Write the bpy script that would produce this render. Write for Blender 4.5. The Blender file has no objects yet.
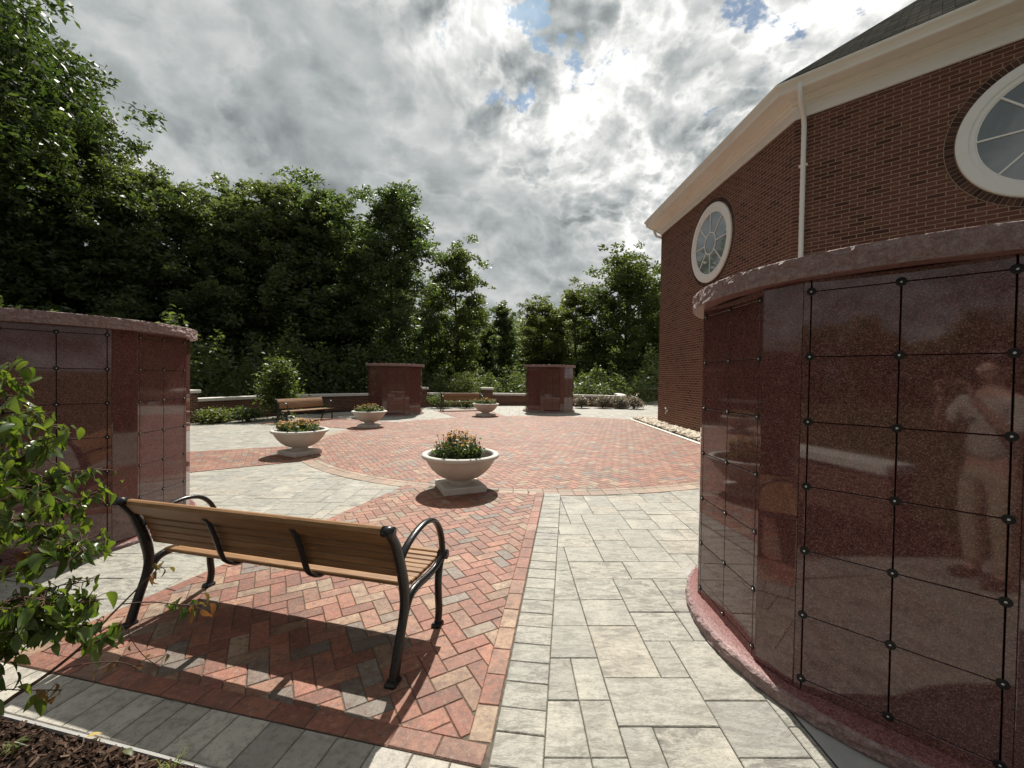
import bpy, math, random
import numpy as np
from mathutils import Vector, Matrix, noise as mnoise
R = math.radians
sc = bpy.context.scene
col = sc.collection

# ------------------------------------------------------------------ camera
F_PX, PITCH, ROLL, EYE, SLOPE = 417.126, .0166, .0156, 1.566, .0145
cd = bpy.data.cameras.new('camera'); cam = bpy.data.objects.new('camera', cd); col.objects.link(cam)
cd.sensor_width = 36.0; cd.lens = F_PX * 36 / 1024; cd.clip_start = .02; cd.clip_end = 3000
_U = Vector((0, math.sin(PITCH), math.cos(PITCH))); _F = Vector((0, math.cos(PITCH), -math.sin(PITCH))); _R = Vector((1, 0, 0))
_rc = _R * math.cos(ROLL) + _U * math.sin(ROLL); _uc = _U * math.cos(ROLL) - _R * math.sin(ROLL)
cam.matrix_world = Matrix(((_rc.x, _uc.x, -_F.x, 0), (_rc.y, _uc.y, -_F.y, 0), (_rc.z, _uc.z, -_F.z, EYE), (0, 0, 0, 1)))
sc.camera = cam

# ------------------------------------------------------------------ sky, sun, exposure
SUN_EL, SUN_AZ = R(52.5), R(-1.0)          # azimuth from +Y towards +X
SUN_DIR = Vector((math.sin(SUN_AZ) * math.cos(SUN_EL), math.cos(SUN_AZ) * math.cos(SUN_EL), math.sin(SUN_EL)))
sl = bpy.data.lights.new('sun', 'SUN'); sl.energy = 5.0; sl.angle = R(.55); sl.color = (1.0, .95, .86)
so = bpy.data.objects.new('sun', sl); col.objects.link(so)
so.rotation_euler = SUN_DIR.to_track_quat('Z', 'Y').to_euler()
sc.view_settings.view_transform = 'Standard'; sc.view_settings.look = 'None'
sc.view_settings.exposure = 0.46; sc.view_settings.gamma = 1.0; sc.view_settings.use_curve_mapping = False
sc.cycles.max_bounces = 8; sc.cycles.transparent_max_bounces = 8
sc.cycles.use_denoising = True

class NT:
    """small node-tree writer"""
    def __init__(s, tree): s.t = tree; s.n = tree.nodes; s.l = tree.links
    def node(s, typ, ins=None, **kw):
        n = s.n.new(typ)
        for k, v in kw.items(): setattr(n, k, v)
        for k, v in (ins or {}).items():
            sock = n.inputs[k]
            if isinstance(v, bpy.types.NodeSocket): s.l.new(v, sock)
            else: sock.default_value = v
        return n
    def math(s, op, a, b=None, c=None, clamp=False):
        ins = {0: a}
        if b is not None: ins[1] = b
        if c is not None: ins[2] = c
        n = s.node('ShaderNodeMath', ins, operation=op); n.use_clamp = clamp
        return n.outputs[0]
    def vmath(s, op, a, b=None, out=0, scale=None):
        ins = {0: a}
        if b is not None: ins[1] = b
        n = s.node('ShaderNodeVectorMath', ins, operation=op)
        if scale is not None: n.inputs['Scale'].default_value = scale
        return n.outputs[out]
    def ramp(s, fac, stops, interp='LINEAR'):
        n = s.node('ShaderNodeValToRGB', {0: fac}); cr = n.color_ramp; cr.interpolation = interp
        while len(cr.elements) < len(stops): cr.elements.new(.5)
        for e, (p, c) in zip(cr.elements, stops):
            e.position = p
            e.color = (c, c, c, 1) if isinstance(c, (int, float)) else (*c[:3], 1)
        return n.outputs[0]
    def mix(s, fac, a, b, blend='MIX'):
        n = s.node('ShaderNodeMix', {0: fac}, data_type='RGBA', blend_type=blend)
        for i, v in ((6, a), (7, b)):
            if isinstance(v, bpy.types.NodeSocket): s.l.new(v, n.inputs[i])
            else: n.inputs[i].default_value = (*v[:3], 1)
        return n.outputs[2]
    def noise(s, vec, scale, detail=4, rough=.55, dist=0, out=0):
        return s.node('ShaderNodeTexNoise', {'Vector': vec, 'Scale': scale, 'Detail': detail, 'Roughness': rough, 'Distortion': dist}).outputs[out]
    def smooth(s, v, a, b):
        n = s.node('ShaderNodeMapRange', {0: v, 1: a, 2: b, 3: 0.0, 4: 1.0}, interpolation_type='SMOOTHSTEP'); n.clamp = True
        return n.outputs[0]

world = bpy.data.worlds.new('World'); sc.world = world; world.use_nodes = True
def build_world():
    world.node_tree.nodes.clear(); w = NT(world.node_tree)
    out = w.node('ShaderNodeOutputWorld'); bg = w.node('ShaderNodeBackground'); w.l.new(bg.outputs[0], out.inputs[0])
    bg.inputs[1].default_value = .1
    sky = w.node('ShaderNodeTexSky', sky_type='NISHITA', sun_disc=False, sun_elevation=SUN_EL, sun_rotation=SUN_AZ)
    d = w.vmath('NORMALIZE', w.node('ShaderNodeTexCoord').outputs['Generated'])
    sep = w.node('ShaderNodeSeparateXYZ', {0: d}); dx, dy, dz = sep.outputs
    den = w.math('ADD', w.math('MAXIMUM', dz, 0.0), .60)
    px = w.math('DIVIDE', dx, den); py = w.math('DIVIDE', dy, den)
    p = w.node('ShaderNodeCombineXYZ', {0: px, 1: py, 2: 0.0}).outputs[0]
    wob = w.noise(p, 3.0, 2, .5, out=1)
    pw = w.vmath('ADD', p, w.vmath('SCALE', w.vmath('SUBTRACT', wob, (.5, .5, .5)), scale=.10))
    big = w.noise(pw, 2.2, 3, .5)                   # large masses of grey cloud
    sund = w.vmath('DOT_PRODUCT', d, tuple(SUN_DIR), out=1)
    glow = w.smooth(sund, .72, 1.0); glow2 = w.smooth(sund, .1, .95)
    # each cloud layer is also read a little nearer the sun: the difference shades near and far flanks
    to_sun = w.vmath('NORMALIZE', w.vmath('SUBTRACT', (SUN_DIR.x / (SUN_DIR.z + .60), SUN_DIR.y / (SUN_DIR.z + .60), 0), p))
    def relief(scale, det, step, rough=.5):
        a = w.noise(pw, scale, det, rough); b = w.noise(w.vmath('ADD', pw, w.vmath('SCALE', to_sun, scale=step)), scale, det, rough)
        return a, w.math('SUBTRACT', a, b)
    mid, rel_b = relief(3.0, 5, .07, .45); _m, rel_m = relief(7.5, 5, .028, .5); fine, rel_f = relief(19.0, 5, .011, .55)
    # the dark bank on the left, thinner broken cloud right of the sun, paler cloud low over the far trees
    edge_ = w.math('SUBTRACT', px, w.math('MULTIPLY_ADD', w.math('SUBTRACT', py, .6), .78, -.19))
    side = w.smooth(w.math('ADD', edge_, w.math('MULTIPLY', w.math('SUBTRACT', big, .5), .7)), -.10, .12)
    side = w.math('MULTIPLY', side, w.smooth(py, 1.42, 1.0))
    thick = w.smooth(mid, .34, .68)                       # thick cloud is grey, thin cloud is bright
    def lin(fac, at0, at1): return w.math('MULTIPLY_ADD', fac, at1 - at0, at0)
    lum = w.math('SUBTRACT', lin(side, 4.5, 7.0), w.math('MULTIPLY', thick, lin(side, 1.6, 2.0)))
    bil = w.noise(pw, 4.6, 9, .56); bil2 = w.noise(pw, 9.5, 9, .58)
    def rim(n, c_, wd): return w.math('MAXIMUM', w.math('SUBTRACT', 1.0, w.math('DIVIDE', w.math('ABSOLUTE', w.math('SUBTRACT', n, c_)), wd)), 0.0)
    lump = w.smooth(bil, .47, .56); lump2 = w.smooth(bil2, .48, .56)
    lum = w.math('SUBTRACT', lum, w.math('MULTIPLY', lump, lin(side, .6, 1.4)))
    lum = w.math('ADD', lum, w.math('MULTIPLY', rim(bil, .475, .035), lin(side, .35, 1.5)))
    lum = w.math('SUBTRACT', lum, w.math('MULTIPLY', lump2, lin(side, .2, 1.3)))
    lum = w.math('ADD', lum, w.math('MULTIPLY', rim(bil2, .475, .04), lin(side, .1, 1.0)))
    lum = w.math('ADD', lum, w.math('MULTIPLY', rel_b, lin(side, 6.5, 7.0)))
    lum = w.math('ADD', lum, w.math('MULTIPLY', rel_m, lin(side, 4.0, 12.0)))
    lum = w.math('ADD', lum, w.math('MULTIPLY', rel_f, lin(side, .5, 5.0)))
    lum = w.math('ADD', lum, w.math('MULTIPLY', w.math('SUBTRACT', fine, .5), lin(side, .5, 3.5)))
    lum = w.math('ADD', lum, w.math('MULTIPLY', w.math('SUBTRACT', _m, .5), lin(side, 2.2, 4.0)))
    lum = w.math('MULTIPLY', w.math('MAXIMUM', lum, 1.6), lin(glow2, .74, .94))
    lum = w.math('ADD', lum, w.math('MULTIPLY', glow, .4))
    low = w.math('MULTIPLY', w.smooth(dz, .30, .05), w.smooth(w.math('ABSOLUTE', w.math('SUBTRACT', px, .1)), .6, .1))
    lum = w.math('MULTIPLY', lum, lin(low, 1.0, 1.3))
    tint = w.mix(w.smooth(lum, 2.0, 6.5), (.92, 1.0, 1.01), (1.0, 1.0, .975))
    cloud = w.vmath('SCALE', tint); w.l.new(lum, cloud.node.inputs['Scale'])
    gapn = w.noise(pw, 13.0, 7, .6)
    zone = w.smooth(w.vmath('LENGTH', w.vmath('SUBTRACT', p, (.05, .66, 0)), out=1), .26, .02)
    zone2 = w.smooth(w.vmath('LENGTH', w.vmath('SUBTRACT', p, (.37, .60, 0)), out=1), .20, .02)
    gap = w.smooth(w.math('ADD', gapn, w.math('MULTIPLY', w.math('MAXIMUM', zone, zone2), .13)), .66, .73)
    blue = w.mix(1.0, sky.outputs[0], (.28, .42, .52), 'MULTIPLY')
    c = w.mix(w.math('MULTIPLY', gap, w.math('MULTIPLY', side, .8)), cloud, blue)
    # unseen sky behind the viewer dimmed on purpose, to hold down fill light
    back = w.smooth(dy, -.35, .35)
    c2 = w.vmath('SCALE', c); w.l.new(w.math('MULTIPLY_ADD', back, .4, .6), c2.node.inputs['Scale'])
    w.l.new(c2, bg.inputs[0])
build_world()

# ------------------------------------------------------------------ helpers
def g(x): return SLOPE * x                            # the plaza falls gently to the left
def ray(x, y):
    X, V = x - 512, y - 384; cr, sr = math.cos(ROLL), math.sin(ROLL)
    return _R * ((X * cr + V * sr) / F_PX) + _F - _U * ((-X * sr + V * cr) / F_PX)
def at(x, y, Y):                                      # point seen at a pixel, Y metres ahead
    q = ray(x, y); return q * (Y / q.y) + Vector((0, 0, EYE))

class MB:
    """collects geometry for ONE mesh object"""
    def __init__(s): s.v = []; s.f = []; s.mi = []; s.uv = []; s.sm = []
    def add(s, verts, faces, mi=0, uv=None, smooth=False):
        b = len(s.v); s.v += [tuple(v) for v in verts]
        for k, f in enumerate(faces):
            s.f.append(tuple(b + i for i in f)); s.mi.append(mi); s.sm.append(smooth)
            s.uv.append(uv[k] if uv else None)
    def box(s, c, size, mat3=None, mi=0, bevel=0):
        sx, sy, sz = (q / 2 for q in size)
        b = min(bevel, sx * .9, sy * .9, sz * .9)
        if b <= 0:
            vs = [Vector((x, y, z)) for x in (-sx, sx) for y in (-sy, sy) for z in (-sz, sz)]
            fs = [(0, 1, 3, 2), (4, 6, 7, 5), (0, 4, 5, 1), (2, 3, 7, 6), (0, 2, 6, 4), (1, 5, 7, 3)]
        else:
            vs, idx = [], {}
            for x in (-1, 1):
                for y in (-1, 1):
                    for z in (-1, 1):
                        for a in range(3):
                            q = [x * (sx - b), y * (sy - b), z * (sz - b)]; q[a] = (x * sx, y * sy, z * sz)[a]
                            idx[(x, y, z, a)] = len(vs); vs.append(Vector(q))
            fs = []
            for a in range(3):
                o = [i for i in range(3) if i != a]
                for sg in (-1, 1):
                    ring = []
                    for (u, w) in ((-1, -1), (1, -1), (1, 1), (-1, 1)):
                        k = [0, 0, 0]; k[a] = sg; k[o[0]] = u; k[o[1]] = w; ring.append(idx[(*k, a)])
                    fs.append(ring if (sg > 0) == (a != 1) else ring[::-1])
            for a in range(3):
                o = [i for i in range(3) if i != a]
                for u in (-1, 1):
                    for w in (-1, 1):
                        k1 = [0, 0, 0]; k2 = [0, 0, 0]; k1[a] = -1; k2[a] = 1
                        k1[o[0]] = k2[o[0]] = u; k1[o[1]] = k2[o[1]] = w
                        fs.append((idx[(*k1, o[0])], idx[(*k2, o[0])], idx[(*k2, o[1])], idx[(*k1, o[1])]))
            for x in (-1, 1):
                for y in (-1, 1):
                    for z in (-1, 1): fs.append(tuple(idx[(x, y, z, a)] for a in range(3)))
        c = Vector(c)
        vs = [(mat3 @ v if mat3 else v) + c for v in vs]
        s.add(vs, fs, mi)
    def tube(s, pts, rads, n=8, mi=0, cap=True, flat=None, up=None):
        """swept tube; flat=(a,b) gives an elliptic section along (normal, binormal)"""
        pts = [Vector(p) for p in pts]
        if isinstance(rads, (int, float)): rads = [rads] * len(pts)
        vs = []; N = len(pts); ref = Vector(up) if up else None
        for i, p in enumerate(pts):
            t = (pts[min(i + 1, N - 1)] - pts[max(i - 1, 0)]).normalized()
            if ref is None: ref = Vector((0, 0, 1)) if abs(t.z) < .9 else Vector((1, 0, 0))
            a = (ref - t * ref.dot(t)).normalized(); b = t.cross(a); 
            if not up: ref = a
            fa, fb = flat or (1, 1)
            for k in range(n):
                an = 2 * math.pi * k / n
                vs.append(p + (a * math.cos(an) * fa + b * math.sin(an) * fb) * rads[i])
        fs = [(i * n + k, i * n + (k + 1) % n, (i + 1) * n + (k + 1) % n, (i + 1) * n + k) for i in range(N - 1) for k in range(n)]
        if cap: fs += [tuple(range(n))[::-1], tuple((N - 1) * n + k for k in range(n))]
        s.add(vs, fs, mi, smooth=True)
    def lathe(s, prof, n=48, mi=0, c=(0, 0, 0), close=True, smooth=True, jitter=None):
        vs = []
        for j, (r, z) in enumerate(prof):
            for k in range(n):
                a = 2 * math.pi * k / n; rr, zz = r, z
                if jitter: rr, zz = jitter(j, a, r, z)
                vs.append((c[0] + rr * math.cos(a), c[1] + rr * math.sin(a), c[2] + zz))
        fs = [(j * n + k, j * n + (k + 1) % n, (j + 1) * n + (k + 1) % n, (j + 1) * n + k) for j in range(len(prof) - 1) for k in range(n)]
        s.add(vs, fs, mi, smooth=smooth)
        if close:
            m = len(prof)
            s.add(vs[:n], [tuple(range(n))[::-1]], mi); s.add(vs[(m - 1) * n:], [tuple(range(n))], mi)
    def build(s, name, mats, parent=None, loc=None):
        me = bpy.data.meshes.new(name); me.from_pydata(s.v, [], s.f)
        for m in (mats if isinstance(mats, (list, tuple)) else [mats]): me.materials.append(m)
        me.polygons.foreach_set('material_index', s.mi); me.polygons.foreach_set('use_smooth', s.sm)
        if any(u is not None for u in s.uv):
            ul = me.uv_layers.new(name='UVMap'); k = 0
            for f, u in zip(s.f, s.uv):
                for i in range(len(f)):
                    if u is not None: ul.data[k].uv = u[i]
                    k += 1
        me.update()
        return link(name, me, parent, loc)
def link(name, me, parent=None, loc=None):
    o = bpy.data.objects.new(name, me); col.objects.link(o)
    if parent: o.parent = parent
    if loc is not None: o.location = loc
    return o
def tag(o, label, cat, group=None):
    o['label'] = label; o['category'] = cat
    if group: o['group'] = group
    return o
def thing(name, label, cat, loc=(0, 0, 0), rz=0, group=None):
    o = bpy.data.objects.new(name, None); col.objects.link(o); o.location = loc; o.rotation_euler = (0, 0, rz)
    o.empty_display_size = .1
    return tag(o, label, cat, group)
def struct(o, kind='structure'): o['kind'] = kind; return o
def dup(root, label, loc, rz, scale=None, group=None):
    def cp(o, par):
        c = o.copy(); col.objects.link(c)
        if par: c.parent = par
        for ch in [q for q in kids.get(o.name, [])]: cp(ch, c)
        return c
    kids = {}
    for q in bpy.data.objects:
        if q.parent: kids.setdefault(q.parent.name, []).append(q)
    r = cp(root, None); r.location = loc; r.rotation_euler = (0, 0, rz); r['label'] = label
    if scale: r.scale = scale if not isinstance(scale, (int, float)) else (scale,) * 3
    if group: r['group'] = group
    return r
def np_mesh(name, V, nper, mats, mi=None, smooth=False):
    """mesh of many separate equal polygons: V is (faces*nper, 3)"""
    me = bpy.data.meshes.new(name); nv = len(V); nf = nv // nper
    me.vertices.add(nv); me.vertices.foreach_set('co', np.asarray(V, np.float32).ravel())
    me.loops.add(nv); me.loops.foreach_set('vertex_index', np.arange(nv, dtype=np.int32))
    me.polygons.add(nf); me.polygons.foreach_set('loop_start', np.arange(0, nv, nper, dtype=np.int32))
    for m in mats: me.materials.append(m)
    if mi is not None: me.polygons.foreach_set('material_index', np.asarray(mi, np.int32))
    me.update(); me.validate()
    return me

# ------------------------------------------------------------------ materials
def mat(name, fn):
    m = bpy.data.materials.new(name); m.use_nodes = True; m.node_tree.nodes.clear()
    w = NT(m.node_tree); out = w.node('ShaderNodeOutputMaterial')
    sh = fn(w); w.l.new(sh, out.inputs[0]); return m
def pbr(w, color, rough=.6, metal=0, spec=.5, bump=None, bump_d=.01, bump_s=1.0, **extra):
    p = w.node('ShaderNodeBsdfPrincipled')
    for k, v in dict({'Base Color': color, 'Roughness': rough, 'Metallic': metal, 'Specular IOR Level': spec}, **extra).items():
        if isinstance(v, bpy.types.NodeSocket): w.l.new(v, p.inputs[k])
        else: p.inputs[k].default_value = (*v[:3], 1) if isinstance(v, (tuple, list)) else v
    if bump is not None:
        b = w.node('ShaderNodeBump', {'Height': bump, 'Distance': bump_d, 'Strength': bump_s}); w.l.new(b.outputs[0], p.inputs['Normal'])
    return p.outputs[0]
def objco(w): return w.node('ShaderNodeTexCoord').outputs['Object']
def island(w): return w.node('ShaderNodeNewGeometry').outputs['Random Per Island']
def offs(w, co, rnd, k=37.0):                        # shift a texture from piece to piece
    c = w.node('ShaderNodeCombineXYZ', {0: w.math('MULTIPLY', rnd, k), 1: w.math('MULTIPLY', rnd, k * 1.7), 2: w.math('MULTIPLY', rnd, k * .6)}).outputs[0]
    return w.vmath('ADD', co, c)
def paver_mat(stops, blotch, dark):
    def fn(w):
        co, r = objco(w), island(w); q = offs(w, co, r)
        c = w.ramp(r, stops)
        c = w.mix(w.math('MULTIPLY', w.smooth(w.noise(q, 24, 8, .82), .45, .63), .8), c, dark)
        r2 = w.math('FRACT', w.math('MULTIPLY', r, 57.31))
        c = w.mix(w.math('MULTIPLY', w.smooth(w.noise(q, 6, 5, .6, .6), .42, .72), blotch), c, dark)
        c = w.mix(w.math('MULTIPLY', w.smooth(w.noise(q, 45, 4, .65), .5, .8), .35), c, (.5, .44, .36))
        c = w.mix(1.0, c, w.ramp(r2, [(0, .74), (1, 1.12)]), 'MULTIPLY')
        c = w.mix(1.0, c, w.ramp(w.noise(co, .55, 3, .5), [(.3, .84), (.7, 1.08)]), 'MULTIPLY')
        h = w.math('ADD', w.noise(q, 30, 5, .65), w.math('MULTIPLY', w.noise(q, 160, 3, .6), .4))
        return pbr(w, c, .62, bump=h, bump_d=.009, bump_s=.65, spec=.5)
    return fn
RED = mat('red_paver', paver_mat([(0, (.285, .098, .058)), (.2, (.34, .132, .078)), (.38, (.255, .086, .053)), (.54, (.36, .180, .110)), (.68, (.30, .108, .065)), (.78, (.33, .21, .13)), (.88, (.345, .255, .17)), (.92, (.185, .16, .135)), (1, (.225, .195, .16))], .7, (.13, .062, .043)))
REDPURE = mat('red_border_paver', paver_mat([(0, (.275, .096, .058)), (.5, (.32, .126, .078)), (.8, (.285, .104, .065)), (1, (.33, .20, .135))], .7, (.14, .066, .046)))
TAN = mat('tan_paver', paver_mat([(0, (.33, .24, .165)), (.3, (.31, .17, .115)), (.6, (.35, .27, .19)), (.8, (.32, .19, .13)), (1, (.26, .22, .175))], .55, (.22, .18, .14)))
def slab_fn(w):
    co, r = objco(w), island(w); q = offs(w, co, r)
    c = w.ramp(r, [(0, (.345, .332, .285)), (.25, (.31, .304, .268)), (.5, (.37, .354, .302)), (.75, (.28, .276, .25)), (.9, (.39, .36, .295)), (1, (.355, .315, .255))])
    r3 = w.math('FRACT', w.math('MULTIPLY', r, 91.7)); r4 = w.math('FRACT', w.math('MULTIPLY', r, 33.3))
    st = w.node('ShaderNodeMapping', {0: q, 3: (1.0, 2.7, 1), 2: (0, 0, .35)}).outputs[0]
    c = w.mix(w.math('MULTIPLY', w.smooth(w.noise(st, 6.5, 10, .82, .9), .44, .58), w.math('MULTIPLY_ADD', r3, .45, .55)), c, (.14, .133, .115))
    c = w.mix(w.math('MULTIPLY', w.smooth(w.noise(q, 3.0, 4, .6, .4), .46, .68), w.math('MULTIPLY_ADD', r4, .6, .15)), c, (.46, .43, .36))
    c = w.mix(w.math('MULTIPLY', w.smooth(w.noise(q, 40, 7, .85), .47, .60), .55), c, (.19, .18, .15))
    c = w.mix(w.math('MULTIPLY', w.smooth(w.noise(co, 1.1, 6, .65), .55, .75), .25), c, (.26, .23, .185))
    h = w.math('ADD', w.noise(st, 9, 7, .68, .5), w.math('MULTIPLY', w.noise(q, 90, 4, .6), .25))
    return pbr(w, c, .64, bump=h, bump_d=.016, bump_s=.7, spec=.5)
SLAB = mat('grey_slab', slab_fn)
GREYPAVE = mat('grey_soldier_paver', paver_mat([(0, (.46, .425, .36)), (.4, (.41, .39, .335)), (.7, (.49, .45, .375)), (1, (.37, .35, .31))], .4, (.22, .205, .175)))
JOINT = mat('joint_sand', lambda w: pbr(w, w.ramp(w.noise(objco(w), 30, 5), [(.3, (.07, .06, .05)), (.7, (.15, .125, .10))]), .95, spec=.1))
CONCRETE = mat('concrete', lambda w: pbr(w, w.ramp(w.noise(objco(w), 5, 8, .65), [(.3, (.27, .27, .26)), (.7, (.38, .37, .35))]), .85, bump=w.noise(objco(w), 80, 5), bump_d=.003))
def granite_fn(polish, tone=1.0):
    def fn(w):
        co = objco(w)
        v = w.node('ShaderNodeTexVoronoi', {'Vector': co, 'Scale': 250.0}).outputs['Color']
        vs = w.node('ShaderNodeSeparateColor', {0: v}).outputs[0]
        k = lambda *q: tuple(x * tone for x in q)
        c = w.ramp(vs, [(0, k(.046, .018, .017)), (.35, k(.098, .037, .035)), (.7, k(.134, .054, .050)), (.92, k(.17, .085, .077)), (1, k(.22, .135, .12))])
        n = w.noise(co, 14, 5, .6)
        c = w.mix(1.0, c, w.ramp(n, [(.3, .85), (.7, 1.15)]), 'MULTIPLY')
        if polish: return pbr(w, c, w.ramp(w.noise(co, 3, 3), [(.3, .03), (.8, .06)]), spec=.8, bump=w.noise(co, 1.1, 2), bump_d=.002, bump_s=.25)
        ch = w.node('ShaderNodeTexVoronoi', {'Vector': w.vmath('ADD', co, w.vmath('SCALE', w.noise(co, 9, 4, out=1), scale=.12)), 'Scale': 17.0}, feature='F1').outputs['Distance']
        c = w.mix(w.math('MULTIPLY_ADD', w.smooth(w.noise(co, 38, 8, .75), .40, .70), .5, .28), c, (.44, .36, .35))
        h = w.math('ADD', w.math('MULTIPLY', ch, 1.4), w.math('ADD', w.noise(co, 26, 8, .7, .8), w.math('MULTIPLY', w.noise(co, 120, 4, .7), .35)))
        return pbr(w, c, .6, bump=h, bump_d=.022, bump_s=.9, spec=.4)
    return fn
GRANITE = mat('polished_red_granite', granite_fn(True))
ROCKFACE = mat('rock_faced_granite', granite_fn(False, 1.75))
HONED = mat('honed_granite', lambda w: pbr(w, w.ramp(w.node('ShaderNodeSeparateColor', {0: w.node('ShaderNodeTexVoronoi', {'Vector': objco(w), 'Scale': 210.0}).outputs['Color']}).outputs[0], [(0, (.08, .026, .026)), (.5, (.20, .072, .066)), (1, (.31, .17, .155))]), .3, spec=.5, bump=w.noise(objco(w), 60, 4), bump_d=.001))
RECESS = mat('dark_recess', lambda w: pbr(w, (.006, .005, .005), .6, spec=.2))
BLACKMETAL = mat('black_iron', lambda w: pbr(w, w.ramp(w.noise(objco(w), 40, 4), [(.3, (.006, .006, .007)), (.7, (.014, .014, .015))]), w.ramp(w.noise(objco(w), 60, 4), [(.3, .22), (.7, .38)]), spec=.5, bump=w.noise(objco(w), 150, 3), bump_d=.0006))
ROSETTE = mat('rosette_black', lambda w: pbr(w, (.010, .009, .009), .5, spec=.3))
STEEL = mat('bolt_steel', lambda w: pbr(w, (.55, .55, .55), .3, metal=1))
def wood_fn(w):
    co, r = objco(w), island(w); q = offs(w, co, r)
    st = w.node('ShaderNodeMapping', {0: q, 3: (1.2, 16, 16)}).outputs[0]
    c = w.ramp(w.noise(st, 4, 7, .6, .7), [(.25, (.16, .075, .03)), (.5, (.255, .135, .058)), (.8, (.36, .21, .10))])
    c = w.mix(1.0, c, w.ramp(r, [(0, .8), (1, 1.15)]), 'MULTIPLY')
    return pbr(w, c, .45, spec=.4, bump=w.noise(st, 9, 5, .6), bump_d=.0015)
WOOD = mat('stained_slat_wood', wood_fn)
CAST = mat('cast_stone', lambda w: pbr(w, w.mix(w.smooth(w.noise(objco(w), 3, 6, .6), .4, .75), (.60, .58, .53), (.50, .48, .435)), .85, spec=.25, bump=w.math('ADD', w.noise(objco(w), 130, 5, .7), w.math('MULTIPLY', w.noise(objco(w), 9, 4), .6)), bump_d=.003, bump_s=.6))
PALESTONE = mat('limestone_cap', lambda w: pbr(w, w.ramp(w.noise(objco(w), 6, 6, .6), [(.3, (.62, .59, .53)), (.7, (.74, .71, .65))]), .85, spec=.2, bump=w.noise(objco(w), 90, 5), bump_d=.002))
SOIL = mat('potting_soil', lambda w: pbr(w, w.ramp(w.noise(objco(w), 60, 5), [(.3, (.012, .009, .006)), (.7, (.04, .028, .018))]), .95, bump=w.noise(objco(w), 70, 6), bump_d=.02, spec=.1))
def brick_fn(w, sx=1.0):
    uv = w.node('ShaderNodeTexCoord').outputs['UV']
    b = w.node('ShaderNodeTexBrick', {'Vector': uv, 'Color1': (0, 0, 0, 1), 'Color2': (1, 1, 1, 1), 'Mortar': (.5, .5, .5, 1), 'Scale': 1.0, 'Mortar Size': .0062, 'Mortar Smooth': .1, 'Bias': 0.0, 'Brick Width': .2032 + .0095, 'Row Height': .0677})
    b.offset = .5
    rv = w.node('ShaderNodeSeparateColor', {0: b.outputs[0]}).outputs[0]
    c = w.ramp(rv, [(0, (.075, .036, .030)), (.12, (.110, .050, .040)), (.35, (.160, .070, .053)), (.6, (.138, .060, .047)), (.85, (.180, .082, .062)), (1, (.15, .066, .051))])
    c = w.mix(w.math('MULTIPLY', w.smooth(w.noise(uv, 38, 5, .65), .48, .8), .45), c, (.055, .03, .026))
    c = w.mix(1.0, c, w.ramp(w.noise(uv, .7, 4), [(.3, .85), (.7, 1.12)]), 'MULTIPLY')
    mo = w.ramp(w.noise(uv, 55, 4), [(.3, (.27, .20, .145)), (.7, (.40, .31, .23))])
    c = w.mix(b.outputs[1], c, mo)
    h = w.math('SUBTRACT', w.math('MULTIPLY', w.noise(uv, 120, 4), .25), b.outputs[1])
    return pbr(w, c, .9, spec=.12, bump=h, bump_d=.006, bump_s=.8)
BRICK = mat('dark_red_brick', brick_fn)
ROWLOCK = mat('rowlock_brick', lambda w: pbr(w, w.mix(1.0, w.ramp(island(w), [(0, (.045, .025, .022)), (.5, (.085, .045, .036)), (1, (.12, .062, .047))]), w.ramp(w.noise(objco(w), 40, 5), [(.3, .7), (.7, 1.15)]), 'MULTIPLY'), .85, spec=.25, bump=w.noise(objco(w), 110, 4), bump_d=.003))
MORTAR = mat('mortar', lambda w: pbr(w, (.34, .26, .19), .95, spec=.1))
TRIM = mat('cream_trim_paint', lambda w: pbr(w, w.mix(w.smooth(w.noise(objco(w), 1.2, 5), .45, .8), (.84, .82, .76), (.77, .74, .67)), .5, spec=.4))
WHITE = mat('white_paint', lambda w: pbr(w, w.mix(w.smooth(w.noise(objco(w), 5, 5), .5, .8), (.86, .86, .84), (.79, .78, .75)), .4, spec=.4))
GLASS = mat('window_glass', lambda w: pbr(w, w.mix(w.smooth(w.noise(objco(w), .8, 3), .3, .7), (.11, .14, .16), (.17, .205, .225)), .03, spec=1.0, bump=w.noise(objco(w), 1.6, 2), bump_d=.006, bump_s=.25, **{'Coat Weight': .6, 'Coat Roughness': .02}))  # blue-grey base colour painted in for the reflected sky
def shingle_fn(w):
    uv = w.node('ShaderNodeTexCoord').outputs['UV']
    b = w.node('ShaderNodeTexBrick', {'Vector': uv, 'Color1': (0, 0, 0, 1), 'Color2': (1, 1, 1, 1), 'Mortar': (0, 0, 0, 1), 'Scale': 1.0, 'Mortar Size': .006, 'Brick Width': .28, 'Row Height': .14})
    c = w.ramp(w.node('ShaderNodeSeparateColor', {0: b.outputs[0]}).outputs[0], [(0, (.028, .028, .026)), (.4, (.062, .06, .053)), (.7, (.045, .045, .042)), (1, (.09, .085, .075))])
    c = w.mix(b.outputs[1], c, (.012, .012, .012))
    c = w.mix(1.0, c, w.ramp(w.noise(uv, 90, 3), [(.3, .75), (.7, 1.2)]), 'MULTIPLY')
    return pbr(w, c, 1.0, spec=.0, bump=w.math('SUBTRACT', w.noise(uv, 150, 3), b.outputs[1]), bump_d=.01)
SHINGLE = mat('asphalt_shingle', shingle_fn)
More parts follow.
